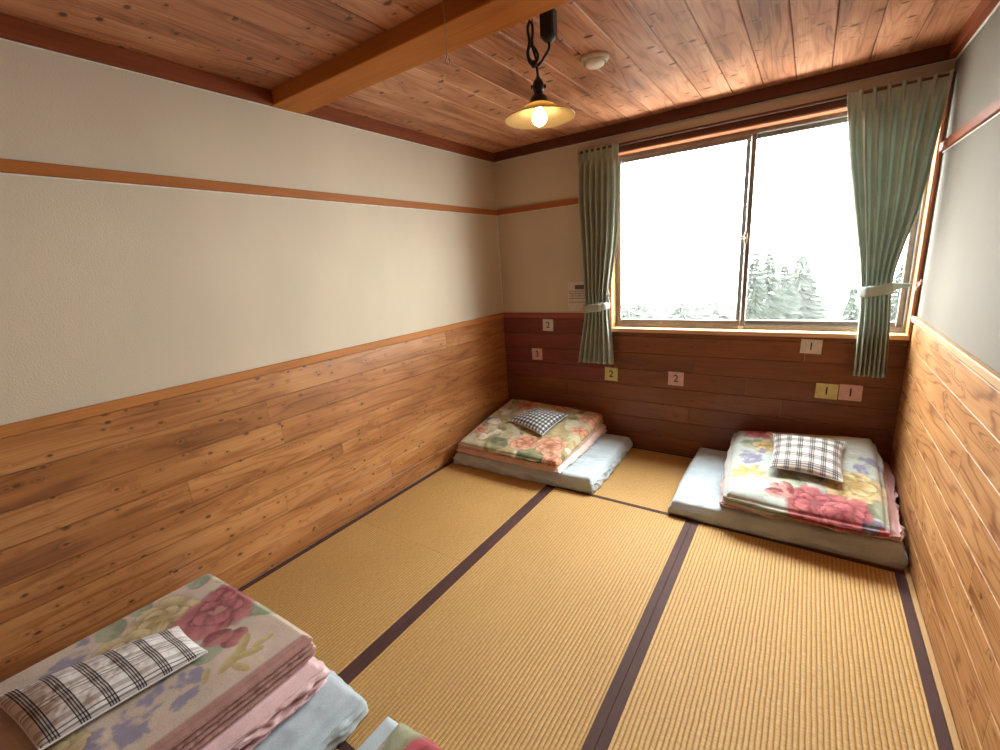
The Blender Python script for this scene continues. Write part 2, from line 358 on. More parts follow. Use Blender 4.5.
m = MB(); boards(m, 1, YR, 0, W, .008, -1, lambda k: [-1.2-((k*7) % 5)*.3]); m.build('wainscot', WOOD_RIGHT, wr)
m = MB()
boards(m, 0, .008, W-.008, 0, .008, -1, lambda k: [[1.78], [.9, 2.2], [1.55], [.6, 2.1], [1.3]][k % 5], n=4)
boards(m, 0, 1.0, W-.008, 0, .008, -1, lambda k: [[1.9], [1.57], [2.2], [1.4]][k % 4], z0=4*BH, n=3)
boards(m, 0, 1.0, W-.008, 0, .008, -1, lambda k: [1.57], z0=7*BH, n=1, bh=WZ0-.03-7*BH)
m.build('wainscot', WOOD_BACK, wb)
m = MB(); boards(m, 0, .008, .9985, 0, .008, -1, lambda k: [], z0=4*BH, n=4); m.build('wainscot', WOOD_BACK_RED, wb)  # boards left of the window, coloured redder than the rest
m = MB(); boards(m, 0, .008, W-.008, YR, .008, 1, lambda k: [1.2], n=18); m.build('wainscot', WOOD_REAR, wf)  # unseen full-height dark boards, added to cut light bounced off the rear
# wainscot caps
m = MB(); m.bbox((0, YR, HW-CAPH), (.016, 0, HW), .003); m.build('wainscot_cap', T_CAP_Y, wl)
m = MB(); m.bbox((W-.02, YR, HW-CAPH+.012), (W, 0, HW), .003); m.build('wainscot_cap', T_CAPL_Y, wr)
m = MB(); m.bbox((.016, -.012, HW-CAPH), (.975, 0, HW), .003); m.build('wainscot_cap', wood('red cap wood', 0, (.17, .035, .03), (.30, .07, .052), (.38, .10, .07), knot=.02, ring=3), wb)
# picture rails with pale edging strip under each
RZ0, RZ1 = 1.842, 1.882
m = MB(); m.bbox((0, YR, RZ0), (.018, 0, RZ1), .002); m.build('picture_rail', T_RAIL_Y, wl)
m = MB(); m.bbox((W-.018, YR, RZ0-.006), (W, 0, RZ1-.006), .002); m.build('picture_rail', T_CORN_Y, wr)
m = MB(); m.bbox((.018, -.018, RZ0), (.97, 0, RZ1), .002); m.build('picture_rail', T_RAIL_X, wb)
for (z, ) in ((RZ0,), (HC,)):
    m = MB(); m.bbox((0, YR, z-.006), (.004, 0, z), .001); m.build('edging_strip', EDGE, wl)
    m = MB(); m.bbox((.004, -.004, z-.006), (.97 if z < 2 else W, 0, z), .001); m.build('edging_strip', EDGE, wb)
    m = MB(); m.bbox((W-.004, YR, z-.012), (W, 0, z-.006 if z < 2 else z), .001); m.build('edging_strip', EDGE, wr)
m = MB(); m.tube([(.004, -.004, HW), (.004, -.004, HC)], .005, 8); S(m.build('trim_1', EDGE))
# cornices
CT = .03
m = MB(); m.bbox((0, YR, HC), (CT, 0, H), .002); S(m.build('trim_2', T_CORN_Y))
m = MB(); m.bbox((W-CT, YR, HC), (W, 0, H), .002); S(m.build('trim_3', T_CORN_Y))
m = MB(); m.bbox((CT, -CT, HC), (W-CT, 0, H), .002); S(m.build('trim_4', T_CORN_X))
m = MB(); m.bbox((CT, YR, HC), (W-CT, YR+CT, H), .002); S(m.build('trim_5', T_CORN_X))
# ceiling boards, run towards the window
m = MB(); m.box((-.12, YR-.1, H+.014), (W+.12, .095, H+.1), 1)
BW = .152; x = 1.43-10*BW; k = 0
while x < W:
    a, b_ = max(x, 0)+.0015, min(x+BW, W)-.0015
    if b_ > a+.01:
        for y0, y1 in ((YR, -1.77), (-1.77, 0)):
            c = .003; m.prism([(a, H+.014), (a, H+c), (a+c, H), (b_-c, H), (b_, H+c), (b_, H+.014)], 1, y0+.0005, y1-.0005, 0)
    x += BW; k += 1
S(m.build('ceiling', [WOOD_CEIL, plain('dark ceiling gap', (.05, .02, .01), .9)]))
# beam across the ceiling
m = MB(); m.bbox((0.0, -1.852, 2.246), (W, -1.682, H+.002), .003); b_ = m.build('ceiling_beam', T_BEAM); b_['kind'] = 'structure'
# narrow floor strip along the right wall, thin skirting at the left
m = MB(); m.bbox((2.642, YR+.008, -.05), (W-.0085, -.009, .004), .002); S(m.build('baseboard_right', T_CAPL_Y))

# ------------------------------------------------------------------ window
WY = .036
wo = empty('window_1', (WX0, 0, WZ0)); wo['kind'] = 'structure'
m = MB(); m.bbox((WX0-.03, -.048, WZ0-.028), (WX1+.02, .095, WZ0), .003, axis=0); m.build('window_sill', T_JAMB_X, wo)
m = MB(); m.bbox((WX0-.03, -.048, WZ1), (WX1+.02, .095, WZ1+.028), .002, axis=0); m.build('window_head', trimwood('reddish head board wood', 0, (.36, .12, .05)), wo)
m = MB(); m.bbox((WX0-.03, -.046, WZ0), (WX0, .095, WZ1), .002, axis=2); m.build('window_jamb', T_JAMB_Z, wo)
m = MB(); m.bbox((WX1, -.046, WZ0), (WX1+.02, .095, WZ1), .002, axis=2); m.build('window_jamb', T_JAMB_Z, wo)
m = MB(); m.bbox((WX0-.034, -.053, WZ1+.006), (WX1+.02, -.0485, WZ1+.052), .001, axis=0); m.bbox((WX0-.034, -.0485, WZ1+.0285), (WX1+.02, 0, WZ1+.052), .001, axis=0); m.build('head_facing', T_DARK_X, wo)
m = MB(); m.bbox((WX0-.034, -.053, WZ0-.03), (WX0-.02, -.0485, WZ1+.004), .001); m.build('jamb_facing', T_DARK_Z, wo)
m = MB(); m.bbox((WX1+.008, -.053, WZ0-.03), (WX1+.02, -.0485, WZ1+.004), .001); m.build('jamb_facing', T_DARK_Z, wo)
# outer aluminium frame with tracks
m = MB()
F = .012
m.bbox((WX0, WY, WZ0), (WX0+F, WY+.056, WZ1), .002, 2); m.bbox((WX1-F, WY, WZ0), (WX1, WY+.056, WZ1), .002, 2)
m.bbox((WX0+F, WY, WZ0), (WX1-F, WY+.056, WZ0+.022), .002, 0); m.bbox((WX0+F, WY, WZ1-.024), (WX1-F, WY+.056, WZ1), .002, 0)
for yy in (WY+.002, WY+.028, WY+.052): m.box((WX0+F, yy, WZ0+.022), (WX1-F, yy+.003, WZ0+.03))
m.build('window_frame', ALU, wo)
def glassmat():
    m, nt, b = mat('clear window glass'); out = nt.nodes['Material Output']
    tr = N(nt, 'ShaderNodeBsdfTransparent'); tr.inputs[0].default_value = (.97, .99, .98, 1)
    gl = N(nt, 'ShaderNodeBsdfGlossy'); gl.inputs['Roughness'].default_value = .02; fr = N(nt, 'ShaderNodeFresnel'); fr.inputs[0].default_value = 1.45
    mx = N(nt, 'ShaderNodeMixShader'); ge = N(nt, 'ShaderNodeNewGeometry'); nt.links.new(M2(nt, 'MULTIPLY', fr.outputs[0], M2(nt, 'SUBTRACT', 1., ge.outputs['Backfacing'])), mx.inputs[0]); nt.links.new(tr.outputs[0], mx.inputs[1]); nt.links.new(gl.outputs[0], mx.inputs[2]); nt.links.new(mx.outputs[0], out.inputs[0])
    nt.nodes.remove(b); return m
GLASS = glassmat()
XM = 1.83
def sash(x0, x1, y0, lock=False):
    z0, z1 = WZ0+.026, WZ1-.02; t = .024
    m = MB(); m.bbox((x0, y0, z0), (x0+.026, y0+t, z1), .002, 2); m.bbox((x1-.026, y0, z0), (x1, y0+t, z1), .002, 2)
    m.bbox((x0+.03, y0, z0), (x1-.03, y0+t, z0+.030), .002, 0); m.bbox((x0+.03, y0, z1-.028), (x1-.03, y0+t, z1), .002, 0)
    s = m.build('window_sash', ALU, wo)
    g = MB(); g.box((x0+.031, y0+.010, z0+.031), (x1-.031, y0+.014, z1-.029)); g2 = g.build('window_glass', GLASS, s); 
    # sash origin is the window's; keep the pane where it was built
    for v in g2.data.vertices: v.co -= wo.location
    return s
s1 = sash(WX0+F+.001, XM+.030, WY+.004); s2 = sash(XM-.026, WX1-F-.001, WY+.030)
m = MB(); m.bbox((XM-.004, WY-.004, 1.475), (XM+.016, WY+.008, 1.535), .003); m.tube([(XM+.004, WY-.006, 1.505), (XM-.012, WY-.016, 1.51), (XM-.034, WY-.018, 1.525)], [.008, .007, .005]); m.build('window_lock', BRASS, wo)
m = MB(); m.bbox((XM-.006, WY-.003, WZ0+.001), (XM+.026, WY, WZ0+.021), .001); m.build('track_stop', CREAM, wo)

# ------------------------------------------------------------------ tatami mats
Mw = .88; YS = -.862
def mat_(x0, y0, x1, y1, lengthwise, label):
    o = MB(); o.bbox((x0+.0008, y0+.0008, -.055), (x1-.0008, y1-.0008, 0), .0015)
    t = o.build('tatami_mat', TATAMI_Y if lengthwise else TATAMI_X, origin=(x0, y0, -.055))
    tag(t, label, 'tatami mat', 'tatami mats on the floor')
    hw = .034 if lengthwise else .026
    for s in (0, 1):
        h = MB()
        if lengthwise: a = x0+.0005 if s == 0 else x1-hw-.0005; h.bbox((a, y0+.001, -.04), (a+hw, y1-.001, .0012), .0008)
        else: a = y0+.0005 if s == 0 else y1-hw-.0005; h.bbox((x0+.001, a, -.04), (x1-.001, a+hw, .0012), .0008)
        e = h.build('cloth_border', HERI, t)
    return t
mat_(.0085, -1.76, Mw, -.0085, True, 'golden tatami mat along the left wall, running under the corner bed')
mat_(.0085, YR+.0085, Mw, -1.76, True, 'golden tatami mat along the left wall, partly under the tall pink-edged blanket stack')
mat_(Mw, YS, 2.64, -.0085, False, 'tatami mat laid crosswise below the window, between the two far beds')
mat_(Mw, -2.64, 2*Mw, YS, True, 'fully bare tatami mat in the middle of the floor, bordered by two dark bands')
mat_(2*Mw, -2.64, 2.64, YS, True, 'ribbed tatami mat alongside the right wall, in front of the pale-flowered bedding')
mat_(Mw, YR+.0085, 2.64, -2.64, False, 'tatami mat under the blanket with one red flower, at the photo\'s bottom edge')

# ------------------------------------------------------------------ bedding
def bil(c, a, b):
    """corners FL, FR, BR, BL; a,b in 0..1 (a to the right, b to the back)"""
    c = np.array(c, float)
    if c.ndim == 1: return c[0]*(1-a)*(1-b)+c[1]*a*(1-b)+c[2]*a*b+c[3]*(1-a)*b
    return (c[0][:, None]*(1-a)*(1-b)+c[1][:, None]*a*(1-b)+c[2][:, None]*a*b+c[3][:, None]*(1-a)*b).T

def slab(name, cor, zb, zt, material, nx=120, ny=120, ns=26, rr=.04, kplan=.04, layers=1, bulge=.012, amp=.004, wr=(5, 5), ridged=0., side_amp=.004, side_freq=30., seed=1,
         color=None, crown=.0, edge_wave=.008, parent=None, side_slope=0.):
    """a folded, padded cloth: top grid, side rings that bulge once per folded layer, noise wrinkles"""
    zb = [zb]*4 if np.isscalar(zb) else zb; zt = [zt]*4 if np.isscalar(zt) else zt
    A, B = np.meshgrid(np.linspace(0, 1, nx), np.linspace(0, 1, ny))
    # concentrate rows near the rim
    ease = lambda t: t
    a = A.ravel(); b = B.ravel()
    pa, pb = 2*a-1, 2*b-1
    qa = pa*np.sqrt(1-kplan*pb**2*1.0*np.abs(pa)**3); qb = pb*np.sqrt(1-kplan*pa**2*np.abs(pb)**3)
    ra, rb = (qa+1)/2, (qb+1)/2
    P = bil(cor, ra, rb); zt_ = bil(zt, a, b); zb_ = bil(zb, a, b)
    sx = np.linalg.norm(np.array(cor[1])-np.array(cor[0])); sy = np.linalg.norm(np.array(cor[3])-np.array(cor[0]))
    d = np.minimum(np.minimum(a, 1-a)*sx, np.minimum(b, 1-b)*sy)
    rr_ = np.minimum(rr, .9*(zt_-zb_)/max(1, layers)*.8)
    tt = np.clip(d/rr, 0, 1); drop = rr_*(1-np.sqrt(1-(1-tt)**2))
    z = zt_ - drop + crown*(1-pa**2)*(1-pb**2)
    env = np.clip(d/.05, .15, 1)
    n = fbm(P[:, 0]*wr[0], P[:, 1]*wr[1], 0, 4, seed)
    if ridged: n = n*(1-ridged) + ridged*(1-2*np.abs(fbm(P[:, 0]*wr[0]*1.7, P[:, 1]*wr[1]*1.7, 3.3, 3, seed+5)))
    z = z + amp*n*env
    V = np.column_stack([P[:, 0], P[:, 1], z])
    idx = lambda i, j: j*nx+i
    per = [idx(i, 0) for i in range(nx)] + [idx(nx-1, j) for j in range(1, ny)] + [idx(i, ny-1) for i in range(nx-2, -1, -1)] + [idx(0, j) for j in range(ny-2, 0, -1)]
    per = np.array(per); m_ = len(per)
    pv = V[per]; t2 = np.roll(pv, -3, 0)[:, :2]-np.roll(pv, 3, 0)[:, :2]; t2 /= np.linalg.norm(t2, axis=1)[:, None]; nrm = np.column_stack([t2[:, 1], -t2[:, 0]])
    s = np.cumsum(np.r_[0, np.linalg.norm(np.diff(pv[:, :2], axis=0), axis=1)])
    ztop = pv[:, 2]; zbot = zb_[per]
    rows = [V]; taus = []
    for k in range(1, ns+1):
        t = k/ns
        f = (t*layers) % 1 if k < ns else 1.
        o = bulge*(np.sqrt(max(0, 1-(2*f-1)**2))*(1.7 if layers > 2 else 1)-(.7 if layers > 2 and k < ns else 0)*min(1, k/3))
        wig = edge_wave*vn(s*4, t*layers*.8, 0, seed+31) * min(1, t*3)
        sn = side_amp*fbm(s*side_freq, t*layers*2.2, 0, 3, seed+9) * min(1, 4*t) * min(1, 6*(1-t)+.2)
        zz = ztop+(zbot-ztop)*t
        zz = zz + (side_amp*.8*vn(s*side_freq*.7, t*layers*2, 7, seed+3))*math.sin(math.pi*t)
        off = o+wig*1.+sn+side_slope*t
        rows.append(np.column_stack([pv[:, 0]+nrm[:, 0]*off, pv[:, 1]+nrm[:, 1]*off, zz])); taus.append(t)
    V2 = np.concatenate(rows)
    faces = [(idx(i, j), idx(i+1, j), idx(i+1, j+1), idx(i, j+1)) for j in range(ny-1) for i in range(nx-1)]
    prev = per
    for k in range(ns):
        cur = np.arange(m_)+len(V)+k*m_
        pn = np.roll(prev, -1); cn = np.roll(cur, -1)
        faces += list(map(tuple, np.column_stack([prev, cur, cn, pn]).tolist())); prev = cur
    faces.append(tuple(prev.tolist()[::-1]))
    org = Vector((float(np.mean([c[0] for c in cor])), float(np.mean([c[1] for c in cor])), float(min(zb))))
    me = bpy.data.meshes.new(name); me.from_pydata((V2-np.array(org)).tolist(), [], faces); me.update()
    me.polygons.foreach_set('use_smooth', [True]*len(me.polygons))
    if color:
        tau = np.concatenate([np.zeros(len(V))]+[np.full(m_, t) for t in taus])
        # side number: 0 front, 1 right, 2 back, 3 left
        sid = np.concatenate([[0]*nx, [1]*(ny-1), [2]*(nx-1), [3]*(ny-2)])
        side = np.concatenate([np.full(len(V), -1)]+[sid]*ns)
        dist = np.concatenate([d]+[np.zeros(m_)]*ns)
        # unrolled print coordinates: sides continue the top outwards
        hgt = (ztop-zbot)
        X = np.concatenate([P[:, 0]]+[pv[:, 0]+nrm[:, 0]*hgt*t for t in taus]); Y = np.concatenate([P[:, 1]]+[pv[:, 1]+nrm[:, 1]*hgt*t for t in taus])
        C = color(X, Y, tau, side, a_=np.concatenate([a]+[a[per]]*ns), b_=np.concatenate([b]+[b[per]]*ns), sx=sx, sy=sy)
        ca = me.color_attributes.new('Col', 'FLOAT_COLOR', 'POINT'); ca.data.foreach_set('color', np.column_stack([np.clip(C, 0, 1), np.ones(len(C))]).astype(np.float32).ravel())
    o = bpy.data.objects.new(name, me); COL.objects.link(o); o.location = org
    me.materials.append(material)
    return o

# ---- painted print of the blankets (a colour per point of the cloth)
def ss(a, b, x): t = np.clip((x-a)/(b-a), 0, 1); return t*t*(3-2*t)
def lay(C, mask, col): return C*(1-mask[:, None])+np.array(col)*mask[:, None] if np.ndim(col) == 1 else C*(1-mask[:, None])+col*mask[:, None]
def petal(X, Y, cx, cy, ang, L, Wd, seed=0, wob=.12):
    ca, sa = math.cos(ang), math.sin(ang); u = ((X-cx)*ca+(Y-cy)*sa)/L; v = (-(X-cx)*sa+(Y-cy)*ca)/Wd
    u2 = u-.5; n = wob*fbm(X*28, Y*28, 0, 3, seed)
    pr = np.sqrt(np.clip(u, 0, 1))*np.clip(1-u, 0, 1)**.45*1.25
    d = np.abs(v)*.9 - pr + n
    return ss(.12, -.05, d)*(u > -.02)*(u < 1.1), np.clip(u, 0, 1), v
def flower(C, X, Y, cx, cy, r, c0, c1, n=6, rot=0., seed=0, heart=None, wide=.62):
    r_ = random.Random(seed)
    for ring, (sc_, nn) in enumerate(((1., n), (.62, max(3, n-1)))):
        for k in range(nn):
            an = rot+ring*.5+2*math.pi*k/nn+r_.uniform(-.2, .2); L = r*sc_*r_.uniform(.8, 1.08)
            mk, u, v = petal(X, Y, cx, cy, an, L, L*wide*r_.uniform(.8, 1.1), seed+k+ring*10)
            st = .5+.5*fbm(v*6, u*2, 0, 2, seed+k)
            t = np.clip(u*1.25+.5*st-.45+ring*.08, 0, 1)[:, None]
            col = np.array(c0)*(1-t)+np.array(c1)*t
            col = col*(1-.38*ss(.5, .95, np.abs(v))[:, None])
            mo, _, _ = petal(X, Y, cx-.04*L*math.cos(an), cy-.04*L*math.sin(an), an, L*1.12, L*wide*1.22, seed+k+ring*10); C = lay(C, mo*(.45 if ring else .25), np.array(c0)*.6)
            C = lay(C, mk*.95, col)
    if heart is not None:
        dd = np.hypot(X-cx, Y-cy)+.01*vn(X*60, Y*60, 0, seed); C = lay(C, ss(r*.2, r*.1, dd)*.85, heart)
    return C
def leaf(C, X, Y, cx, cy, an, L, Wd, c0=(.17, .20, .12), c1=(.34, .37, .22), seed=0):
    mk, u, v = petal(X, Y, cx, cy, an, L, Wd, seed, .08)
    t = ss(-.5, .5, v+.3*fbm(u*5, v*3, 0, 2, seed))[:, None]; col = np.array(c0)*(1-t)+np.array(c1)*t
    return lay(C, mk*.9, col)
def blot(C, X, Y, cx, cy, r, col, seed=0, k=.8):
    d = np.hypot(X-cx, Y-cy)/r+.55*fbm(X*30, Y*30, 0, 4, seed); return lay(C, ss(1., .45, d)*k, col)
RED0, RED1 = (.20, .018, .03), (.50, .15, .16); YEL0, YEL1 = (.32, .21, .06), (.66, .54, .30); LIL = (.22, .21, .36); GRN = (.19, .24, .15)

def col3(X, Y, tau, side, a_, b_, sx, sy):
    n = fbm(X*9, Y*9, 0, 4, 3); C = np.array((.62, .51, .42))*(1+.10*n)[:, None]
    C = lay(C, ss(.1, .8, fbm(X*5, Y*5, 0, 3, 9))*.35, (.50, .42, .33))
    for (cx, cy, an, L) in ((.30, -2.70, 2.6, .13), (.34, -2.64, 1.9, .12), (.58, -2.66, .6, .13), (.62, -2.74, -.9, .15), (.50, -2.84, -1.1, .15), (.28, -2.86, 3.1, .13), (.33, -2.97, 2.9, .13), (.40, -2.94, -1.3, .13), (.44, -2.75, -2.2, .15)):
        C = leaf(C, X, Y, cx, cy, an, L, L*.42, (.20, .25, .15), (.36, .40, .27), int(cx*100))
    C = flower(C, X, Y, .365, -2.84, .13, YEL0, YEL1, 6, .3, 21, (.45, .34, .12)); C = flower(C, X, Y, .42, -2.97, .09, YEL0, YEL1, 5, 1., 25)
    C = flower(C, X, Y, .50, -2.71, .135, RED0, RED1, 6, .4, 11, (.5, .25, .2)); C = flower(C, X, Y, .42, -2.64, .07, RED0, RED1, 4, 1.4, 12)
    C = leaf(C, X, Y, .68, -2.70, -1.2, .09, .05, RED0, RED1, 4); C = leaf(C, X, Y, .66, -2.73, -1.9, .09, .05, RED0, RED1, 5)
    for (cx, cy, r) in ((.31, -3.08, .05), (.33, -3.15, .045), (.37, -3.06, .035), (.74, -2.9, .055), (.79, -2.93, .035), (.76, -3.06, .07), (.73, -3.14, .05), (.70, -2.96, .04), (.25, -3.02, .03)): C = blot(C, X, Y, cx, cy, r, LIL, int(cx*77))
    for (cx, cy, an, L) in ((.80, -2.84, 1.9, .10), (.78, -2.79, 1.1, .09), (.78, -2.77, 2.4, .09), (.80, -2.80, .3, .07), (.79, -2.73, 1.6, .07), (.80, -2.88, 2.6, .06)): C = leaf(C, X, Y, cx, cy, an, L, L*.25, (.42, .32, .13), (.55, .44, .2), int(L*1000))
    C = flower(C, X, Y, .68, -3.2, .08, YEL0, YEL1, 5, 0, 5)
    # mauve bound edge on the fold side
    edge = np.clip((1-a_)*sx, 0, 1)
    mk = np.where(side < 0, ss(.024, .012, edge), (side == 1)*1.)
    mk = np.where(side == 0, ss(.02, .008, edge), mk)
    gro = 1-.0*tau
    C = lay(C, mk, np.array((.43, .235, .205))*(1+.12*fbm(X*60, Y*60, 0, 2, 8))[:, None])
    return C
def col2(X, Y, tau, side, a_, b_, sx, sy):
    n = fbm(X*8, Y*8, 0, 4, 5); C = np.array((.47, .52, .48))*(1+.08*n)[:, None]
    for (cx, cy, an, L) in ((2.06, -.25, 3.6, .13), (2.02, -.3, 2.9, .11), (2.25, -.7, 2.3, .15), (2.35, -.69, .7, .13), (2.48, -.72, -.4, .15), (2.2, -.06, .2, .12), (2.3, -.62, 1.6, .1), (2.5, -.66, -1.2, .15), (2.25, -.88, 3.4, .14), (2.55, -.5, .5, .1)):
        C = leaf(C, X, Y, cx, cy, an, L, L*.45, (.19, .24, .16), (.38, .42, .3), int(cx*100))
    C = flower(C, X, Y, 2.01, -.13, .10, RED0, RED1, 5, .2, 41); C = flower(C, X, Y, 2.10, -.13, .08, (.45, .2, .15), (.62, .38, .3), 5, .9, 42)
    C = flower(C, X, Y, 2.06, -.30, .085, YEL0, (.6, .47, .25), 5, .4, 43); C = flower(C, X, Y, 2.33, -.06, .12, YEL0, (.6, .47, .25), 5, .1, 44)
    for (cx, cy, r) in ((1.98, -.42, .05), (2.02, -.47, .045), (1.96, -.50, .035), (2.53, -.35, .055), (2.50, -.42, .04), (2.52, -.86, .06), (2.05, -.38, .03)): C = blot(C, X, Y, cx, cy, r, (.20, .18, .32), int(cx*77))
    for k, an in enumerate((1.2, 2.1, 2.9, 3.8, .3)): C = leaf(C, X, Y, 1.99, -.61, an, .09, .03, (.5, .35, .12), (.62, .48, .22), 60+k)
    C = leaf(C, X, Y, 2.02, -.63, -.2, .12, .012, (.45, .32, .12), (.5, .38, .16), 68)
    C = flower(C, X, Y, 2.46, -.58, .135, YEL0, YEL1, 7, .4, 45, (.4, .28, .1)); C = leaf(C, X, Y, 2.43, -.66, -1.8, .12, .06, YEL0, YEL1, 46)
    C = flower(C, X, Y, 2.30, -.77, .14, RED0, RED1, 6, .7, 51, (.22, .06, .07)); C = flower(C, X, Y, 2.42, -.82, .12, RED0, RED1, 6, .1, 52, (.3, .08, .08))
    for k, an in enumerate((2.5, 3.1, 2.)): C = leaf(C, X, Y, 2.20, -.76, an, .12, .04, RED0, (.6, .3, .27), 70+k)
    C = flower(C, X, Y, 2.36, -.98, .10, RED0, RED1, 5, .4, 53); C = flower(C, X, Y, 2.55, -.93, .08, RED0, RED1, 5, .1, 54); C = blot(C, X, Y, 2.47, -.9, .05, (.07, .08, .14), 5)
    C = blot(C, X, Y, 2.2, -.93, .07, GRN, 8); C = blot(C, X, Y, 2.3, -.93, .05, GRN, 9)
    mk = (side == 3)*1.
    C = lay(C, mk*.75, (.36, .30, .29))
    return C
def col1(X, Y, tau, side, a_, b_, sx, sy):
    n = fbm(X*10, Y*10, 0, 4, 15); C = np.array((.46, .37, .19))*(1+.15*n)[:, None]
    C = lay(C, ss(-.1, .5, fbm(X*7, Y*9, 2, 3, 12))*.6, (.34, .27, .12)); C = lay(C, ss(.1, .5, fbm(X*9, Y*6, 5, 3, 14))*.7, (.55, .50, .36))
    for k, (cx, cy, an, L) in enumerate(((.62, -.84, .3, .2), (.5, -.82, 2.8, .2), (.72, -.86, -.3, .18), (.35, -.72, 2.2, .2), (.25, -.8, 1.1, .18), (.8, -.45, 1.1, .2), (.85, -.3, 2., .18), (.7, -.15, .3, .2), (.4, -.15, 2.7, .2), (.2, -.35, 1.9, .2), (.2, -.55, 3., .16))):
        C = leaf(C, X, Y, cx, cy, an, L, L*.5, *(((.10, .12, .05), (.24, .24, .12)) if k < 3 else ((.5, .45, .3), (.62, .57, .42)) if k % 2 else ((.25, .22, .09), (.4, .34, .15))), seed=int(cx*100)+k)
    rq = random.Random(9)
    for k in range(46):
        cx, cy = rq.uniform(.1, .95), rq.uniform(-.9, -.06); L = rq.uniform(.05, .11)
        C = leaf(C, X, Y, cx, cy, rq.uniform(0, 6.28), L, L*rq.uniform(.35, .55), *rq.choice((((.62, .56, .42), (.80, .76, .62)), ((.22, .2, .08), (.38, .34, .16)), ((.4, .28, .1), (.6, .45, .2)), ((.10, .12, .05), (.24, .24, .12)))), seed=300+k)
    o0, o1 = (.42, .12, .05), (.72, .40, .26)
    for k, (cx, cy, r) in enumerate(((.60, -.72, .11), (.80, -.70, .12), (.89, -.22, .10), (.32, -.18, .12), (.90, -.42, .07), (.6, -.1, .08), (.88, -.84, .08), (.16, -.66, .07), (.92, -.1, .06))): C = flower(C, X, Y, cx, cy, r, o0, o1, 6, k*.6, 80+k, (.4, .12, .06))
    g = ss(.45, .75, tau)*(side >= 0); C = lay(C, g, (.70, .47, .37))
    return C
def col4(X, Y, tau, side, a_, b_, sx, sy):
    n = fbm(X*8, Y*8, 0, 4, 25); C = np.array((.52, .43, .34))*(1+.1*n)[:, None]
    C = blot(C, X, Y, 1.33, -2.62, .11, (.25, .27, .17), 4, .95); C = blot(C, X, Y, 1.30, -2.52, .07, (.30, .31, .2), 14, .95)
    C = leaf(C, X, Y, 1.42, -2.66, 2.2, .16, .09, (.2, .24, .13), (.36, .37, .24), 7)
    C = flower(C, X, Y, 1.50, -2.61, .15, (.33, .05, .05), (.50, .095, .13), 6, .5, 95, (.5, .25, .2)); C = flower(C, X, Y, 1.62, -2.75, .12, RED0, RED1, 6, .5, 96)
    C = blot(C, X, Y, 1.36, -2.525, .03, LIL, 3)
    for k in range(8): C = leaf(C, X, Y, 1.5+.08*k, -2.9-.05*(k % 3), k, .16, .07, seed=k)
    C = flower(C, X, Y, 1.75, -3.0, .13, YEL0, YEL1, 6, .2, 97)
    return C

def pillow(name, cor, h, material, nx=110, ny=80, seed=0, sag=(0, 0), label='', flange=.006, pinch=.06, wr=.002, zc=None, flat=.45):
    """cor: FL, FR, BR, BL as (x, y, z) of the seam's corners"""
    A, B = np.meshgrid(np.linspace(-1, 1, nx), np.linspace(-1, 1, ny)); a, b = A.ravel(), B.ravel()
    ra = (a*(1-pinch*(1-b**2)*np.abs(a)**2)+1)/2; rb = (b*(1-pinch*(1-a**2)*np.abs(b)**2)+1)/2
    P = bil(cor, ra, rb); prof = (np.clip((1-a**2)*(1-b**2), 0, 1))**flat
    n = fbm(P[:, 0]*16, P[:, 1]*16, 0, 4, seed); rim = 1-prof
    puck = vn(P[:, 0]*55, P[:, 1]*55, 0, seed+2)
    top = P.copy(); top[:, 2] += h*prof*(1+.05*n)+wr*n*prof+.0012*puck*np.clip(prof*2, 0, 1)*rim
    bot = P.copy(); bot[:, 2] += -.35*h*prof
    org = Vector(P.mean(0).tolist()); org.z = float(bot[:, 2].min())
    V = np.concatenate([top, bot])-np.array(org); k = nx*ny
    idx = lambda i, j: j*nx+i
    F_ = [(idx(i, j), idx(i+1, j), idx(i+1, j+1), idx(i, j+1)) for j in range(ny-1) for i in range(nx-1)]
    F_ += [(q[0]+k, q[3]+k, q[2]+k, q[1]+k) for q in list(F_)]
    me = bpy.data.meshes.new(name); me.from_pydata(V.tolist(), [], F_); me.update()
    uvl = me.uv_layers.new(name='UV'); uu = np.concatenate([(a+1)/2, (a+1)/2]); vv = np.concatenate([(b+1)/2, (b+1)/2])
    li = np.zeros(len(me.loops), int); me.loops.foreach_get('vertex_index', li)
    uvl.data.foreach_set('uv', np.column_stack([uu[li], vv[li]]).ravel())
    bm = bmesh.new(); bm.from_mesh(me); bmesh.ops.remove_doubles(bm, verts=bm.verts, dist=.00002); bm.to_mesh(me); bm.free()
    me.polygons.foreach_set('use_smooth', [True]*len(me.polygons)); me.materials.append(material)
    o = bpy.data.objects.new(name, me); COL.objects.link(o); o.location = org
    # seam flange round the rim
    per = [idx(i, 0) for i in range(nx)] + [idx(nx-1, j) for j in range(1, ny)] + [idx(i, ny-1) for i in range(nx-2, -1, -1)] + [idx(0, j) for j in range(ny-2, 0, -1)]
    mb = MB(); pts = [Vector(P[p].tolist()) for p in per]; mb.tube(pts+[pts[0]], .0028, 6, cap=False); s = mb.build('seam', material, o)
    return o

def grp(o, label, cat, group=None): return tag(o, label, cat, group)

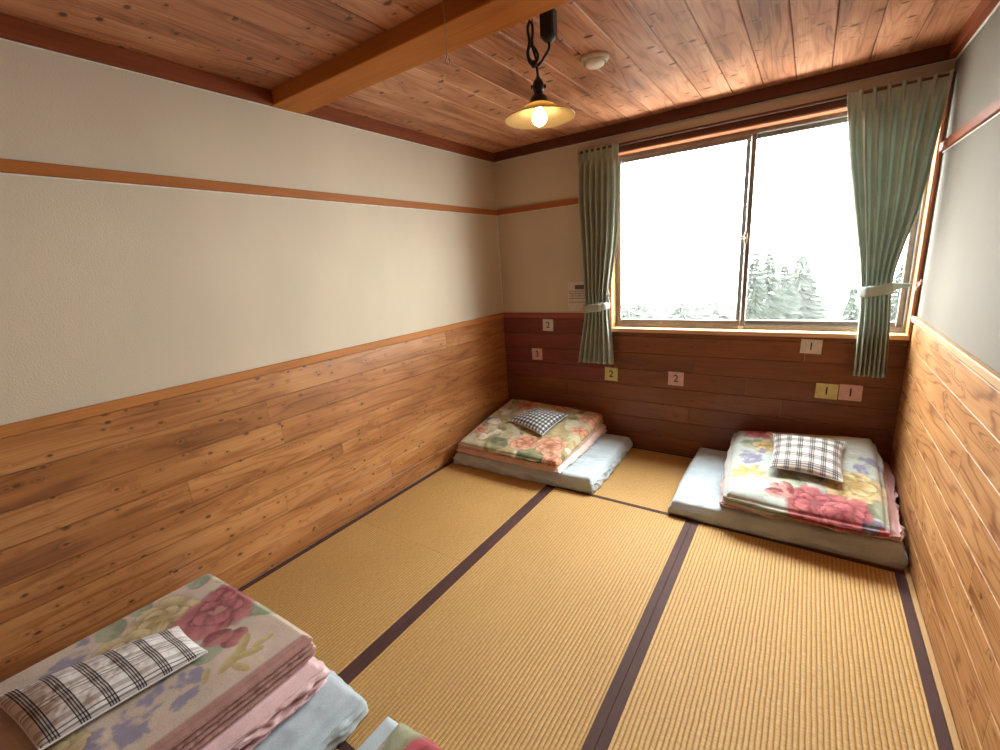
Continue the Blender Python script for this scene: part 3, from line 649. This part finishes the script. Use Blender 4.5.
# --- far left bed
grp(slab('futon_mattress', [(.06, -.88), (1.165, -.845), (1.155, -.045), (.04, -.045)], .0015, [.09, .105, .10, .09], BLUE, rr=.035, ns=20, layers=1, bulge=.010, amp=.006, wr=(6, 14), ridged=.5, side_amp=.009, side_freq=30, seed=2, kplan=.02),
    'pale blue futon mattress in the corner left of the window, under tan bedding', 'futon mattress', 'folded futon mattresses')
grp(slab('comforter', [(.075, -.865), (.955, -.87), (.96, -.055), (.055, -.05)], [.099, .113, .109, .099], [.126, .136, .176, .161], PEACH, rr=.02, ns=12, layers=1, bulge=.006, amp=.002, side_amp=.006, seed=3, kplan=.03),
    'thin peach comforter under the orange-rose blanket in the corner left of the window', 'comforter', 'folded comforters')
grp(slab('blanket', [(.095, -.865), (.935, -.87), (.94, -.068), (.07, -.062)], [.131, .141, .182, .167], [.182, .188, .275, .30], BLANKET, 260, 260, 22, rr=.04, layers=2, bulge=.008, amp=.009, wr=(8, 8), side_amp=.006, side_freq=14, seed=4, color=col1, kplan=.05, crown=.008),
    'tan and olive blanket with orange roses in the corner left of the window', 'blanket', 'folded flowered blankets')
GING = plaid('black white gingham cotton', 11, 9, 'gingham'); SOFT = plaid('grey check cotton', 6., 5., 'soft'); TART = plaid('black line tartan cotton', 2.6, 6.1, 'tartan')
grp(pillow('pillow', [(.325, -.50, .262), (.70, -.63, .246), (.735, -.285, .292), (.44, -.27, .298)], .045, GING, seed=3),
    'small black and white gingham pillow on the tan rose blanket left of the window', 'pillow', 'small checked pillows')
# --- far right bed
grp(slab('futon_mattress', [(1.63, -.848), (2.645, -.82), (2.645, -.03), (1.63, -.03)], .0015, [.09, .105, .11, .105], BLUE, rr=.035, ns=20, layers=1, bulge=.010, amp=.006, wr=(8, 5), ridged=.5, side_amp=.004, side_freq=12, seed=12, kplan=.02),
    'pale blue folded futon mattress on the tatami below the window, against the right wall', 'futon mattress', 'folded futon mattresses')
grp(slab('comforter', [(1.90, -.80), (2.618, -.78), (2.632, -.06), (1.87, -.06)], [.107, .118, .124, .118], [.127, .152, .232, .202], PINK, rr=.03, ns=24, layers=2, bulge=.016, amp=.002, side_amp=.022, side_freq=9, seed=13, kplan=.03),
    'dusty pink comforter bulging out beside the right wall, under the pale-flowered blanket', 'comforter', 'folded comforters')
grp(slab('blanket', [(1.905, -.83), (2.565, -.865), (2.57, -.075), (1.865, -.075)], [.133, .158, .238, .208], [.20, .205, .355, .29], BLANKET, 260, 260, 26, rr=.045, layers=2, bulge=.018, amp=.010, wr=(6, 7), side_amp=.007, side_freq=8, seed=14, color=col2, kplan=.06, crown=.012, edge_wave=.014),
    'pale grey-green blanket with large red and cream flowers, beside the right wall', 'blanket', 'folded flowered blankets')
grp(pillow('pillow', [(2.088, -.595, .285), (2.405, -.63, .285), (2.425, -.235, .352), (2.08, -.21, .335)], .05, SOFT, seed=8, pinch=.08),
    'squarish grey and white checked pillow on the red-flowered blanket by the right wall', 'pillow', 'small checked pillows')
# --- near left bed
grp(slab('futon_mattress', [(.05, -3.42), (1.062, -3.42), (1.058, -2.548), (.05, -2.55)], .0015, .105, BLUE, rr=.035, ns=24, layers=1, bulge=.016, amp=.004, wr=(9, 5), ridged=.5, side_amp=.009, side_freq=18, seed=22, kplan=.02),
    'pale blue futon mattress under the tall mauve-edged blanket stack, left wall', 'futon mattress', 'folded futon mattresses')
grp(slab('comforter', [(.07, -3.40), (.90, -3.40), (.94, -2.60), (.10, -2.64)], .112, .205, PINK, rr=.03, ns=30, layers=3, bulge=.012, amp=.002, side_amp=.016, side_freq=14, seed=23, kplan=.02),
    'rumpled rose pink satin comforter between the blue mattress and the mauve-edged blanket stack', 'comforter', 'folded comforters')
grp(slab('blanket', [(.20, -3.40), (.875, -3.40), (.905, -2.60), (.225, -2.625)], .210, .297, BLANKET, 300, 300, 48, rr=.014, layers=4, bulge=.012, amp=.003, wr=(5, 5), side_amp=.0013, side_freq=85, seed=24, color=col3, kplan=.02, crown=.006, edge_wave=.004),
    'thick beige blanket with red and yellow flowers and mauve bound edges', 'blanket', 'folded flowered blankets')
grp(pillow('pillow', [(.315, -3.24, .318), (.655, -3.20, .322), (.70, -2.825, .318), (.49, -2.83, .318)], .042, TART, 110, 140, seed=5, pinch=.03),
    'long white pillow with black tartan lines on the thick blanket against the left wall', 'pillow', 'small checked pillows')
# --- near bed at the bottom edge
grp(slab('futon_mattress', [(1.185, -3.44), (2.12, -3.44), (2.12, -2.535), (1.185, -2.545)], .0015, .105, BLUE, rr=.035, ns=18, layers=1, bulge=.010, amp=.004, wr=(6, 6), side_amp=.004, seed=32, kplan=.02),
    'pale blue futon mattress beside the tall stack, only its corner showing', 'futon mattress', 'folded futon mattresses')
grp(slab('blanket', [(1.30, -3.42), (2.02, -3.42), (2.0, -2.565), (1.285, -2.575)], .111, .177, BLANKET, 220, 220, 20, rr=.04, layers=2, bulge=.008, amp=.005, side_amp=.004, side_freq=14, seed=34, color=col4, kplan=.04),
    'folded blanket with one red flower, cut off by the photo\'s bottom edge', 'blanket', 'folded flowered blankets')

# ------------------------------------------------------------------ curtains
def interp(tab, z):
    zs = np.array([t[0] for t in tab])[::-1]; xs = np.array([t[1] for t in tab])[::-1]; return np.interp(z, zs, xs)
def smooth_interp(tab, z):
    return (interp(tab, z-.05)+interp(tab, z)+interp(tab, z+.05)+interp(tab, z-.09)+interp(tab, z+.09))/5
def curtain(left, right, ztop, zbot, ztie, folds, side, seed, label, hook):
    nz, nu = 110, 360
    z = np.linspace(ztop, zbot, nz); u = np.linspace(0, 1, nu)
    Z, U = np.meshgrid(z, u, indexing='ij')
    xl = smooth_interp(left, z)[:, None]; xr = smooth_interp(right, z)[:, None]
    dt = Z-ztie
    pin = np.exp(-(dt/.07)**2)                              # gathered at the tie
    head = ss(ztop-.16, ztop-.03, Z)                        # pinch pleats at the heading
    Uw = U+.006*vn(Z*2.2, U*3, 0, seed)
    ph = 2*math.pi*folds*Uw
    base = np.sin(ph)+.10*np.sin(2*ph+1.3)
    pinch = 1.6*np.maximum(0, np.cos(ph))**6-.4
    amp = .034*(1-.35*pin)*(1-.25*head)*(1-.6*(ss(.78, .95, U) if side == 0 else ss(.22, .05, U)))
    amp = amp*(1+.25*vn(U*folds*.5, Z*2, 0, seed+1))
    prof = base*(1-head)+pinch*head*.8
    yc = -.076+.0*pin
    Y = yc - amp*prof*.9
    Y = np.minimum(Y, -.057)
    X = xl+(xr-xl)*(U+.25*np.sin(ph*1.0+.6)/(2*math.pi*folds)*(1-head)*1.4)
    V = np.column_stack([X.ravel(), Y.ravel(), Z.ravel()])
    V[:, 2] += .004*np.sin(ph.ravel())*(Z.ravel() < zbot+.02)
    F_ = [(j*nu+i, j*nu+i+1, (j+1)*nu+i+1, (j+1)*nu+i) for j in range(nz-1) for i in range(nu-1)]
    org = np.array([float(X.mean()), -.082, zbot])
    root = empty('curtain', tuple(org))
    tag(root, label, 'curtain', 'sage green curtains at the window')
    me = bpy.data.meshes.new('curtain_panel'); me.from_pydata((V-org).tolist(), [], F_); me.update()
    me.polygons.foreach_set('use_smooth', [True]*len(me.polygons)); me.materials.append(CURTAIN)
    o = bpy.data.objects.new('curtain_panel', me); COL.objects.link(o); o.parent = root
    sm = o.modifiers.new('thick', 'SOLIDIFY'); sm.thickness = .0016; sm.offset = 0
    # tieback: a cloth band round the gathered folds, its ends drawn to the hook
    zl, zr = ztie, ztie
    a0 = float(smooth_interp(left, ztie)); a1 = float(smooth_interp(right, ztie)); cx, hw_ = (a0+a1)/2, (a1-a0)/2+.008
    pts = []
    n = 40
    for k in range(n+1):
        t = math.pi*(k/n)
        xx = cx-math.cos(t)*hw_; yy = -.080-.072*math.sin(t)**.7
        s_ = (xx-a0)/(a1-a0); tilt = (.022*(s_-.5))
        pts.append((xx, yy, ztie+tilt))
    hx, hy, hz = hook
    pts.append((hx-.012, -.085, hz-.004)); pts = [(cx-hw_, -.060, ztie-.012)] + pts
    mb = MB(); bw = .029
    vs = []; fs = []
    for i, p in enumerate(pts):
        hh = bw*(1 if i < len(pts)-1 else .35)*(1-.35*ss(n*.75, n+1, np.array([i]))[0]); 
        for q in (-1, -.5, 0, .5, 1): vs.append((p[0], p[1]-.004*(1-q*q)+.002*math.sin(i*.9+q), p[2]+hh*q))
    for i in range(len(pts)-1):
        for q in range(4): fs.append((i*5+q, (i+1)*5+q, (i+1)*5+q+1, i*5+q+1))
    mb.add(vs, fs, 0, True); tb = mb.build('tieback', CURTAIN, root); m2 = tb.modifiers.new('thick', 'SOLIDIFY'); m2.thickness = .003; m2.offset = 0
    # heading hooks
    for k in range(folds+1):
        uu = (k+.0)/folds; xx = float(smooth_interp(left, ztop)*(1-uu)+smooth_interp(right, ztop)*uu)
        hk = MB(); hk.tube([(xx, -.074, ztop-.03), (xx, -.070, ztop-.02), (xx, -.066, ztop-.008)], .0022, 6); hk.build('curtain_hook', RAILM, root)
    return root
RL = [(2.18, 2.262), (1.877, 2.301), (1.512, 2.367), (1.312, 2.407), (1.129, 2.426), (.862, 2.433), (.69, 2.437)]
RR = [(2.16, 2.655), (1.903, 2.632), (1.667, 2.618), (1.466, 2.588), (1.324, 2.555), (1.201, 2.545), (.95, 2.566), (.69, 2.578)]
LL = [(2.15, .782), (1.845, .771), (1.547, .789), (1.236, .808), (1.073, .816), (.851, .773), (.66, .737)]
LR = [(2.15, 1.065), (1.921, 1.072), (1.645, 1.061), (1.379, 1.025), (1.203, .997), (1.102, .985), (.889, 1.012), (.66, 1.028)]
HKL, HKR = (.988, -.09, 1.215), (2.637, -.09, 1.21)
curtain(RL, RR, 2.182, .70, 1.185, 7, 1, 4, 'sage green curtain tied back at the window\'s right edge, beside the right wall', HKR)
curtain(LL, LR, 2.182, .665, 1.095, 7, 0, 9, 'sage green curtain tied back at the window\'s left edge, above the corner bed', HKL)
def hook(p, label, flip):
    x, y, z = p; m = MB()
    xw = WX0-.016 if flip < 0 else WX1+.012
    m.lathe([(0, 0), (.010, 0), (.010, .004), (0, .004)], (0, 0, 0), 16)
    m.v = [(xw+a, -.0535-c, z+b) for a, b, c in m.v]
    m.tube([(xw, -.055, z), (xw, -.075, z), (xw-.004*flip, -.088, z-.004), (xw-.010*flip, -.094, z-.016), (xw-.014*flip, -.09, z-.026), (xw-.012*flip, -.082, z-.032)], .0032, 8)
    m.tube([(xw, -.075, z), (xw+.001, -.09, z+.012), (xw, -.092, z+.022)], .003, 8)
    tag(m.build('tieback_hook', HOOKM, origin=(xw, -.0535, z)), label, 'hook', 'curtain tieback hooks')
hook(HKL, 'small metal tieback hook on the left window jamb holding the corner-side curtain', -1)
hook(HKR, 'small metal tieback hook on the right window jamb beside the right wall', 1)
# curtain rail
rt = empty('curtain_rail', (WX0-.25, -.085, 2.165)); tag(rt, 'dark brown curtain rail over the window carrying both green curtains', 'curtain rail')
m = MB(); m.bbox((.765, -.072, 2.160), (W-.006, -.056, 2.176), .003, 0); m.build('rail_channel', RAILM, rt)
for xx in (.80, 1.6, 2.55):
    m = MB(); m.bbox((xx-.012, -.0565, 2.162), (xx+.012, -.0, 2.174), .002, 1); m.build('bracket', RAILM, rt)

# ------------------------------------------------------------------ number cards and notice
def card(name, x0, z0, x1, z1, cm, txt, label, tilt, grp_='numbered cards on the wall boards'):
    cx, cz = (x0+x1)/2, (z0+z1)/2; hw_, hh = (x1-x0)/2, (z1-z0)/2
    root = empty(name, (cx, -.0085, cz)); tag(root, label, 'sign', grp_)
    root.rotation_euler = (0, tilt, 0)
    def rel(nm, mb, mt):
        me_o = mb.build(nm, mt); me_o.parent = root; return me_o
    m = MB(); m.box((-hw_, -.0016, -hh), (hw_, 0, hh)); rel('card', m, cm)
    cu = bpy.data.curves.new('digit', 'FONT'); cu.body = txt; cu.size = hh*1.45; cu.align_x = 'CENTER'; cu.align_y = 'CENTER'; cu.extrude = .0002; cu.offset = .0006
    t = bpy.data.objects.new('digit', cu); COL.objects.link(t); t.parent = root; t.location = (0, -.0021, 0); t.rotation_euler = (math.pi/2, 0, 0)
    t.data.materials.append(INK)
    bpy.context.view_layer.update(); me = bpy.data.meshes.new_from_object(t.evaluated_get(bpy.context.evaluated_depsgraph_get()))
    d = bpy.data.objects.new('digit', me); COL.objects.link(d); d.parent = root; d.location = t.location; d.rotation_euler = t.rotation_euler; bpy.data.objects.remove(t)
    return root
card('number_card', .397, .892, .493, .988, CW, '2', 'white card with number 2 on the red boards left of the curtain', .02)
card('number_card', .280, .641, .380, .741, CP, '3', 'pink card with number 3 on the red boards above the corner bed', -.02)
card('number_card', .929, .518, 1.031, .622, CY, '2', 'yellow card with number 2 on the boards just right below the left curtain', .02)
card('number_card', 1.405, .526, 1.510, .626, CP, '2', 'pink card with number 2 on the boards below the window', .01)
card('number_card', 2.174, .803, 2.280, .890, CW, '1', 'white card with number 1 on the boards just under the window sill', .03)
card('number_card', 2.271, .530, 2.381, .624, CY, '1', 'yellow card with number 1 on the boards, touching a pink card', .02)
card('number_card', 2.386, .532, 2.494, .628, CP, '1', 'pink card with number 1 on the boards, right of the yellow card', 0)
nr = empty('paper_notice', (.71, -.0005, 1.165)); tag(nr, 'white paper notice with green header taped to the wall behind the left curtain', 'notice')
m = MB(); m.box((.628, -.0022, 1.058), (.80, -.0006, 1.274)); m.build('paper', plain('notice paper', (.64, .60, .54), .7), nr)
m = MB(); m.box((.690, -.0028, 1.222), (.766, -.0022, 1.256)); m.build('header_panel', GREENP, nr)
rr = random.Random(5)
for row, zz in enumerate((1.208, 1.190, 1.172, 1.154, 1.124, 1.092)):
    xx = .640; m = MB()
    while xx < .785:
        wd = rr.uniform(.005, .011)
        if row < 4 or row == 4: m.box((xx, -.0028, zz-.003), (xx+wd, -.0022, zz+rr.uniform(.002, .004)))
        xx += wd+rr.uniform(.002, .006)
    if m.v: m.build('text_line', INK, nr)

# ------------------------------------------------------------------ pendant lamp, ceiling fittings
LX, LY = 1.292, -1.575
lp = empty('pendant_lamp', (LX, LY, H)); tag(lp, 'glass-shaded pendant lamp with lit bulb hanging from the ceiling on knotted black cord', 'lamp')
m = MB(); bx, by = 1.333, -1.557
m.prism([(bx-.022, by-.022), (bx+.022, by-.022), (bx+.027, by-.015), (bx+.027, by+.015), (bx+.022, by+.022), (bx-.022, by+.022), (bx-.027, by+.015), (bx-.027, by-.015)], 2, 2.232, H)
m.lathe([(.024, 2.232), (.024, 2.226), (.016, 2.218), (.007, 2.214), (0, 2.214)], (bx, by, 0), 20); m.build('ceiling_plug', BLACK, lp)
def curve(pts, n=8):
    """Catmull-Rom"""
    P = [Vector(p) for p in pts]; P = [2*P[0]-P[1]]+P+[2*P[-1]-P[-2]]; out = []
    for i in range(1, len(P)-2):
        for k in range(n):
            t = k/n; a, b, c, d = P[i-1:i+3]
            out.append(.5*((2*b)+(-a+c)*t+(2*a-5*b+4*c-d)*t*t+(-a+3*b-3*c+d)*t**3))
    out.append(P[-2]); return out
hx, hy = 1.262, -1.585
# place the cord in the plane square to the view (rx across, z up)
RX = Vector((.82, .57, 0)).normalized()
c0 = Vector((LX, LY, 0))
def cp(a, z, dy=0.): return c0+RX*a+Vector((-.57*dy, .82*dy, z))
m = MB(); m.tube(curve([Vector((bx, by, 2.216)), Vector((bx+.001, by-.002, 2.195)), cp(.028, 2.175), cp(.012, 2.155), cp(-.004, 2.148, .006), cp(-.016, 2.158, .004)]), .0052)
m.tube(curve([cp(-.016, 2.158, .004), cp(-.030, 2.175), cp(-.030, 2.20), cp(-.018, 2.212, .003), cp(-.004, 2.20, .004), cp(.004, 2.178), cp(-.004, 2.158, -.006), cp(-.018, 2.150, -.004), cp(-.030, 2.165, .002), cp(-.034, 2.19), cp(-.026, 2.225), cp(-.030, 2.262), cp(-.024, 2.285), cp(-.014, 2.28), cp(-.012, 2.255), cp(-.016, 2.225), cp(-.014, 2.20, -.005), cp(-.006, 2.17, -.006), cp(-.002, 2.140), cp(0, 2.11), cp(0, 2.085)]), .0052)
m.lathe([(0, -.012), (.010, -.01), (.013, 0), (.010, .01), (0, .012)], cp(-.012, 2.152), 12)
m.build('cord', BLACK, lp)
m = MB(); m.tube(curve([cp(-.024, 2.31), cp(-.024, 2.295), cp(-.018, 2.284), cp(-.012, 2.29), cp(-.013, 2.297)]), .002); m.build('cord_hook', BLACK, lp)
m = MB(); m.lathe([(0, .098), (.006, .096), (.008, .088), (.016, .080), (.020, .070), (.021, .050), (.017, .045), (.017, .034), (.024, .030), (.030, .022), (.034, .012), (.036, .0), (.0, -.002)], (LX, LY, 2.018), 28)
for s in (-1, 1):
    m.tube([cp(s*.013, 2.078), cp(s*.024, 2.078)], .0025, 8); m.tube([cp(s*.022, 2.078), cp(s*.028, 2.078)], .007, 12)
    m.tube([cp(s*.034, 2.024), cp(s*.040, 2.024)], .005, 10)
m.build('lamp_socket', BLACK, lp)
def shade_mat():
    m, nt, b = mat('milky yellow glass'); out = nt.nodes['Material Output']
    b.inputs['Base Color'].default_value = (.78, .62, .34, 1); b.inputs['Roughness'].default_value = .25
    tr = N(nt, 'ShaderNodeBsdfTranslucent'); no = N(nt, 'ShaderNodeTexNoise'); no.inputs['Scale'].default_value = 8
    nt.links.new(ramp(nt, no.outputs[0], [(.3, (.80, .60, .26)), (.7, (.88, .70, .36))]), tr.inputs[0])
    mx = N(nt, 'ShaderNodeMixShader'); mx.inputs[0].default_value = .5; nt.links.new(b.outputs[0], mx.inputs[1]); nt.links.new(tr.outputs[0], mx.inputs[2]); nt.links.new(mx.outputs[0], out.inputs[0]); return m
m = MB(); Rz = 1.978
m.lathe([(.018, .042), (.045, .040), (.058, .034), (.062, .028), (.085, .018), (.112, .006), (.130, -.002), (.1325, -.004), (.1325, -.008), (.129, -.007), (.111, .002), (.084, .013), (.060, .023), (.056, .029), (.044, .035), (.018, .037)], (LX, LY, Rz), 64)
sh = m.build('lamp_shade', shade_mat(), lp)
def emis(name, c, s):
    m, nt, b = mat(name); b.inputs['Base Color'].default_value = (.8, .8, .8, 1); b.inputs['Emission Color'].default_value = (*c, 1); b.inputs['Emission Strength'].default_value = s; return m
m = MB(); m.lathe([(.013, .030), (.015, .018), (.024, .006), (.028, -.008), (.026, -.018), (.019, -.028), (.010, -.034), (0, -.0355)], (LX, LY, Rz+.002), 32); m.build('bulb', emis('lit frosted bulb', (1, .82, .52), 22.), lp)
m = MB(); m.lathe([(.0, .036), (.016, .036), (.016, .028), (.0, .028)], (LX, LY, Rz), 24); m.build('bulb_cap', BRASS, lp)
# smoke detector
sd = empty('smoke_detector', (1.317, -1.088, H)); tag(sd, 'round cream smoke detector on the ceiling boards between the lamp and the window', 'smoke detector')
m = MB(); m.lathe([(0, 0), (.062, 0), (.062, -.010), (.058, -.016), (.050, -.018)], (1.317, -1.088, H), 40); m.build('base', CREAM, sd)
m = MB(); m.lathe([(.052, -.016), (.053, -.022), (.048, -.026)], (1.317, -1.088, H), 40); m.build('body', CREAM, sd)
m = MB(); m.lathe([(.042, -.024), (.040, -.032), (.030, -.038), (.013, -.041), (0, -.041)], (1.317, -1.088, H), 40); m.build('sensor_cap', WHITEP, sd)
# pull string
ps = empty('pull_string', (1.175, -1.95, H)); tag(ps, 'thin pull string with a small wire hook, hanging before the ceiling beam', 'pull string')
m = MB(); m.tube([(1.174, -1.95, H), (1.173, -1.95, 2.2), (1.175, -1.95, 2.115)], .0013, 6); m.build('string', plain('grey string', (.35, .28, .2), .7), ps)
m = MB(); m.tube(curve([(1.175, -1.95, 2.117), (1.172, -1.95, 2.10), (1.166, -1.95, 2.088), (1.170, -1.95, 2.078), (1.179, -1.95, 2.077), (1.184, -1.95, 2.086), (1.178, -1.95, 2.093)]), .0022); m.build('hook', BRASS, ps)
m = MB(); m.bbox((W-.024, -.030, 1.842), (W-.0185, -.014, 1.874), .001)  # small white block added to stand for a bright gap of leaking light
tag(m.build('light_leak_block', WHITEP, origin=(W-.02, -.02, 1.842)), 'tiny white clip at the window end of the right wall\'s picture rail', 'clip')

# ------------------------------------------------------------------ outside: slope, trees, fog
FOL = plain('conifer needles', (.017, .024, .016), .8, 0, .3); BARK = plain('grey brown bark', (.12, .09, .07), .9, 0, .2)
def conifer(base, hgt, rad, seed, label, dense=1., blunt=2.1):
    r = random.Random(seed); bx, by, bz = base
    root = empty('conifer_tree', base); tag(root, label, 'tree', 'conifers outside the window')
    m = MB(); m.tube([(bx, by, bz), (bx+.05, by, bz+hgt*.5), (bx, by, bz+hgt)], [hgt*.018, hgt*.012, .01], 7); m.build('trunk', BARK, root)
    m = MB(); z = hgt*.15
    while z < hgt*.99:
        f = 1-(z/hgt-.15)/.85; L0 = rad*min(1., f*blunt)**.85+.07
        sx, sy = r.uniform(-.12, .12)*L0, r.uniform(-.12, .12)*L0; n = 15 + int(L0*5)
        dz = .16 + .16*L0; ph = r.random()*6; vs = [(bx, by, bz+z+.05)]; fs = []
        for k in range(2*n):                                   # a ragged, drooping skirt of sprays
            an = math.pi*k/n+ph; tip = k % 2 == 0
            L = L0*(r.uniform(.62, 1.22) if tip else r.uniform(.40, .62)); lift = r.uniform(-.05, .06)
            vs.append((bx+sx+math.cos(an)*L, by+sy+math.sin(an)*L, bz+z-dz*(.95 if tip else .5)+lift+(.10*L0 if tip else 0)))
        for k in range(2*n): fs.append((0, 1+k, 1+(k+1) % (2*n)))
        m.add(vs, fs)
        if z > hgt*.5:
            for k in range(int(5+4*dense)):                    # single boughs reaching out of the skirt
                an = r.random()*6.283; L = L0*r.uniform(.8, 1.35); dx, dy = math.cos(an), math.sin(an); wd = .05+.05*L0
                p0 = Vector((bx, by, bz+z)); p1 = Vector((bx+dx*L, by+dy*L, bz+z-dz*.8+r.uniform(-.05, .1))); sd = Vector((-dy, dx, 0))*wd
                mid = (p0+p1)/2+Vector((0, 0, .03)); m.add([p0, mid+sd, p1, mid-sd, mid+Vector((0, 0, .06)), mid-Vector((0, 0, .07))], [(0, 1, 2, 3), (0, 4, 2, 5)])
        z += (.15 if z > hgt*.5 else .45)*r.uniform(.8, 1.3)
    f_ = m.build('foliage', FOL, root); f_['kind'] = 'stuff'
    return root
GZ = -14.
def from_window(k, sl, y): return 2.18+k*(y+3.2), 1.449+sl*(y+3.2)     # bearing and slope seen from the room
for k, sl, y_, r_d, s_, l_ in ((-.086, -.0022, 15, 1.15, 1, 'pale misty conifer nearest the right pane\'s centre bar'), (-.064, -.0074, 20, 1.6, 2, 'misty conifer with a split top, second from the window\'s centre bar'),
        (-.038, -.031, 26, 1.9, 3, 'paler misty conifer between the two taller ones in the right pane'), (-.012, -.0147, 34, 2.6, 5, 'tall pointed misty conifer in the middle of the right pane'),
        (.068, -.07, 16, 1.1, 6, 'misty conifer half hidden behind the right curtain'), (.13, -.035, 21, 1.5, 7, 'misty conifer seen in the gap right of the right curtain'),
        (.019, -.10, 42, 2.4, 8, 'low misty conifer top at the sill, right of the tall pointed one')):
    x_, t_ = from_window(k, sl, y_); conifer((x_, y_, GZ), t_-GZ, r_d, s_, l_, 1.)
ORDN = ('first', 'second', 'third', 'fourth', 'fifth', 'sixth', 'seventh', 'last')
for i in range(8):
    y_ = (38, 44.5, 51, 57.5)[i % 4]; x_, t_ = from_window(-.335+.03*i, -.103+.005*math.sin(i*2.3), y_)
    conifer((x_, y_, GZ), t_-GZ, 1.9, 50+i, 'hazy treetop at the foot of the left pane, %s from the left' % ORDN[i], .9, 7.)
# sloping hillside the trees stand on
gx, gy = 40, 30; vs = []; fs = []
for j in range(gy):
    for i in range(gx):
        X_, Y_ = -40+i*2.2, 10+j*1.85; vs.append((X_, Y_, GZ-.04*(Y_-17)*0+.25*float(vn(X_*.3, Y_*.3, 0, 3))-.25))
for j in range(gy-1):
    for i in range(gx-1): fs.append((j*gx+i, j*gx+i+1, (j+1)*gx+i+1, (j+1)*gx+i))
m = MB(); m.add(vs, fs, 0, True); g = m.build('hillside', plain('grassy slope', (.085, .085, .075), .9, 0, .3)); g['kind'] = 'structure'
# mountain fog
fm = bpy.data.materials.new('mountain fog'); fm.use_nodes = True; nt = fm.node_tree; nt.nodes.remove(nt.nodes['Principled BSDF'])
vs_ = N(nt, 'ShaderNodeVolumeScatter'); vs_.inputs['Color'].default_value = (1, 1, 1, 1); vs_.inputs['Density'].default_value = .0007
nt.links.new(vs_.outputs[0], nt.nodes['Material Output'].inputs['Volume'])
m = MB(); m.box((-45, 4, GZ-.2), (48, 66, 16)); fg = m.build('fog', fm); fg['kind'] = 'stuff'; fg['label'] = 'white mountain fog filling the view outside the window'; fg['category'] = 'fog'
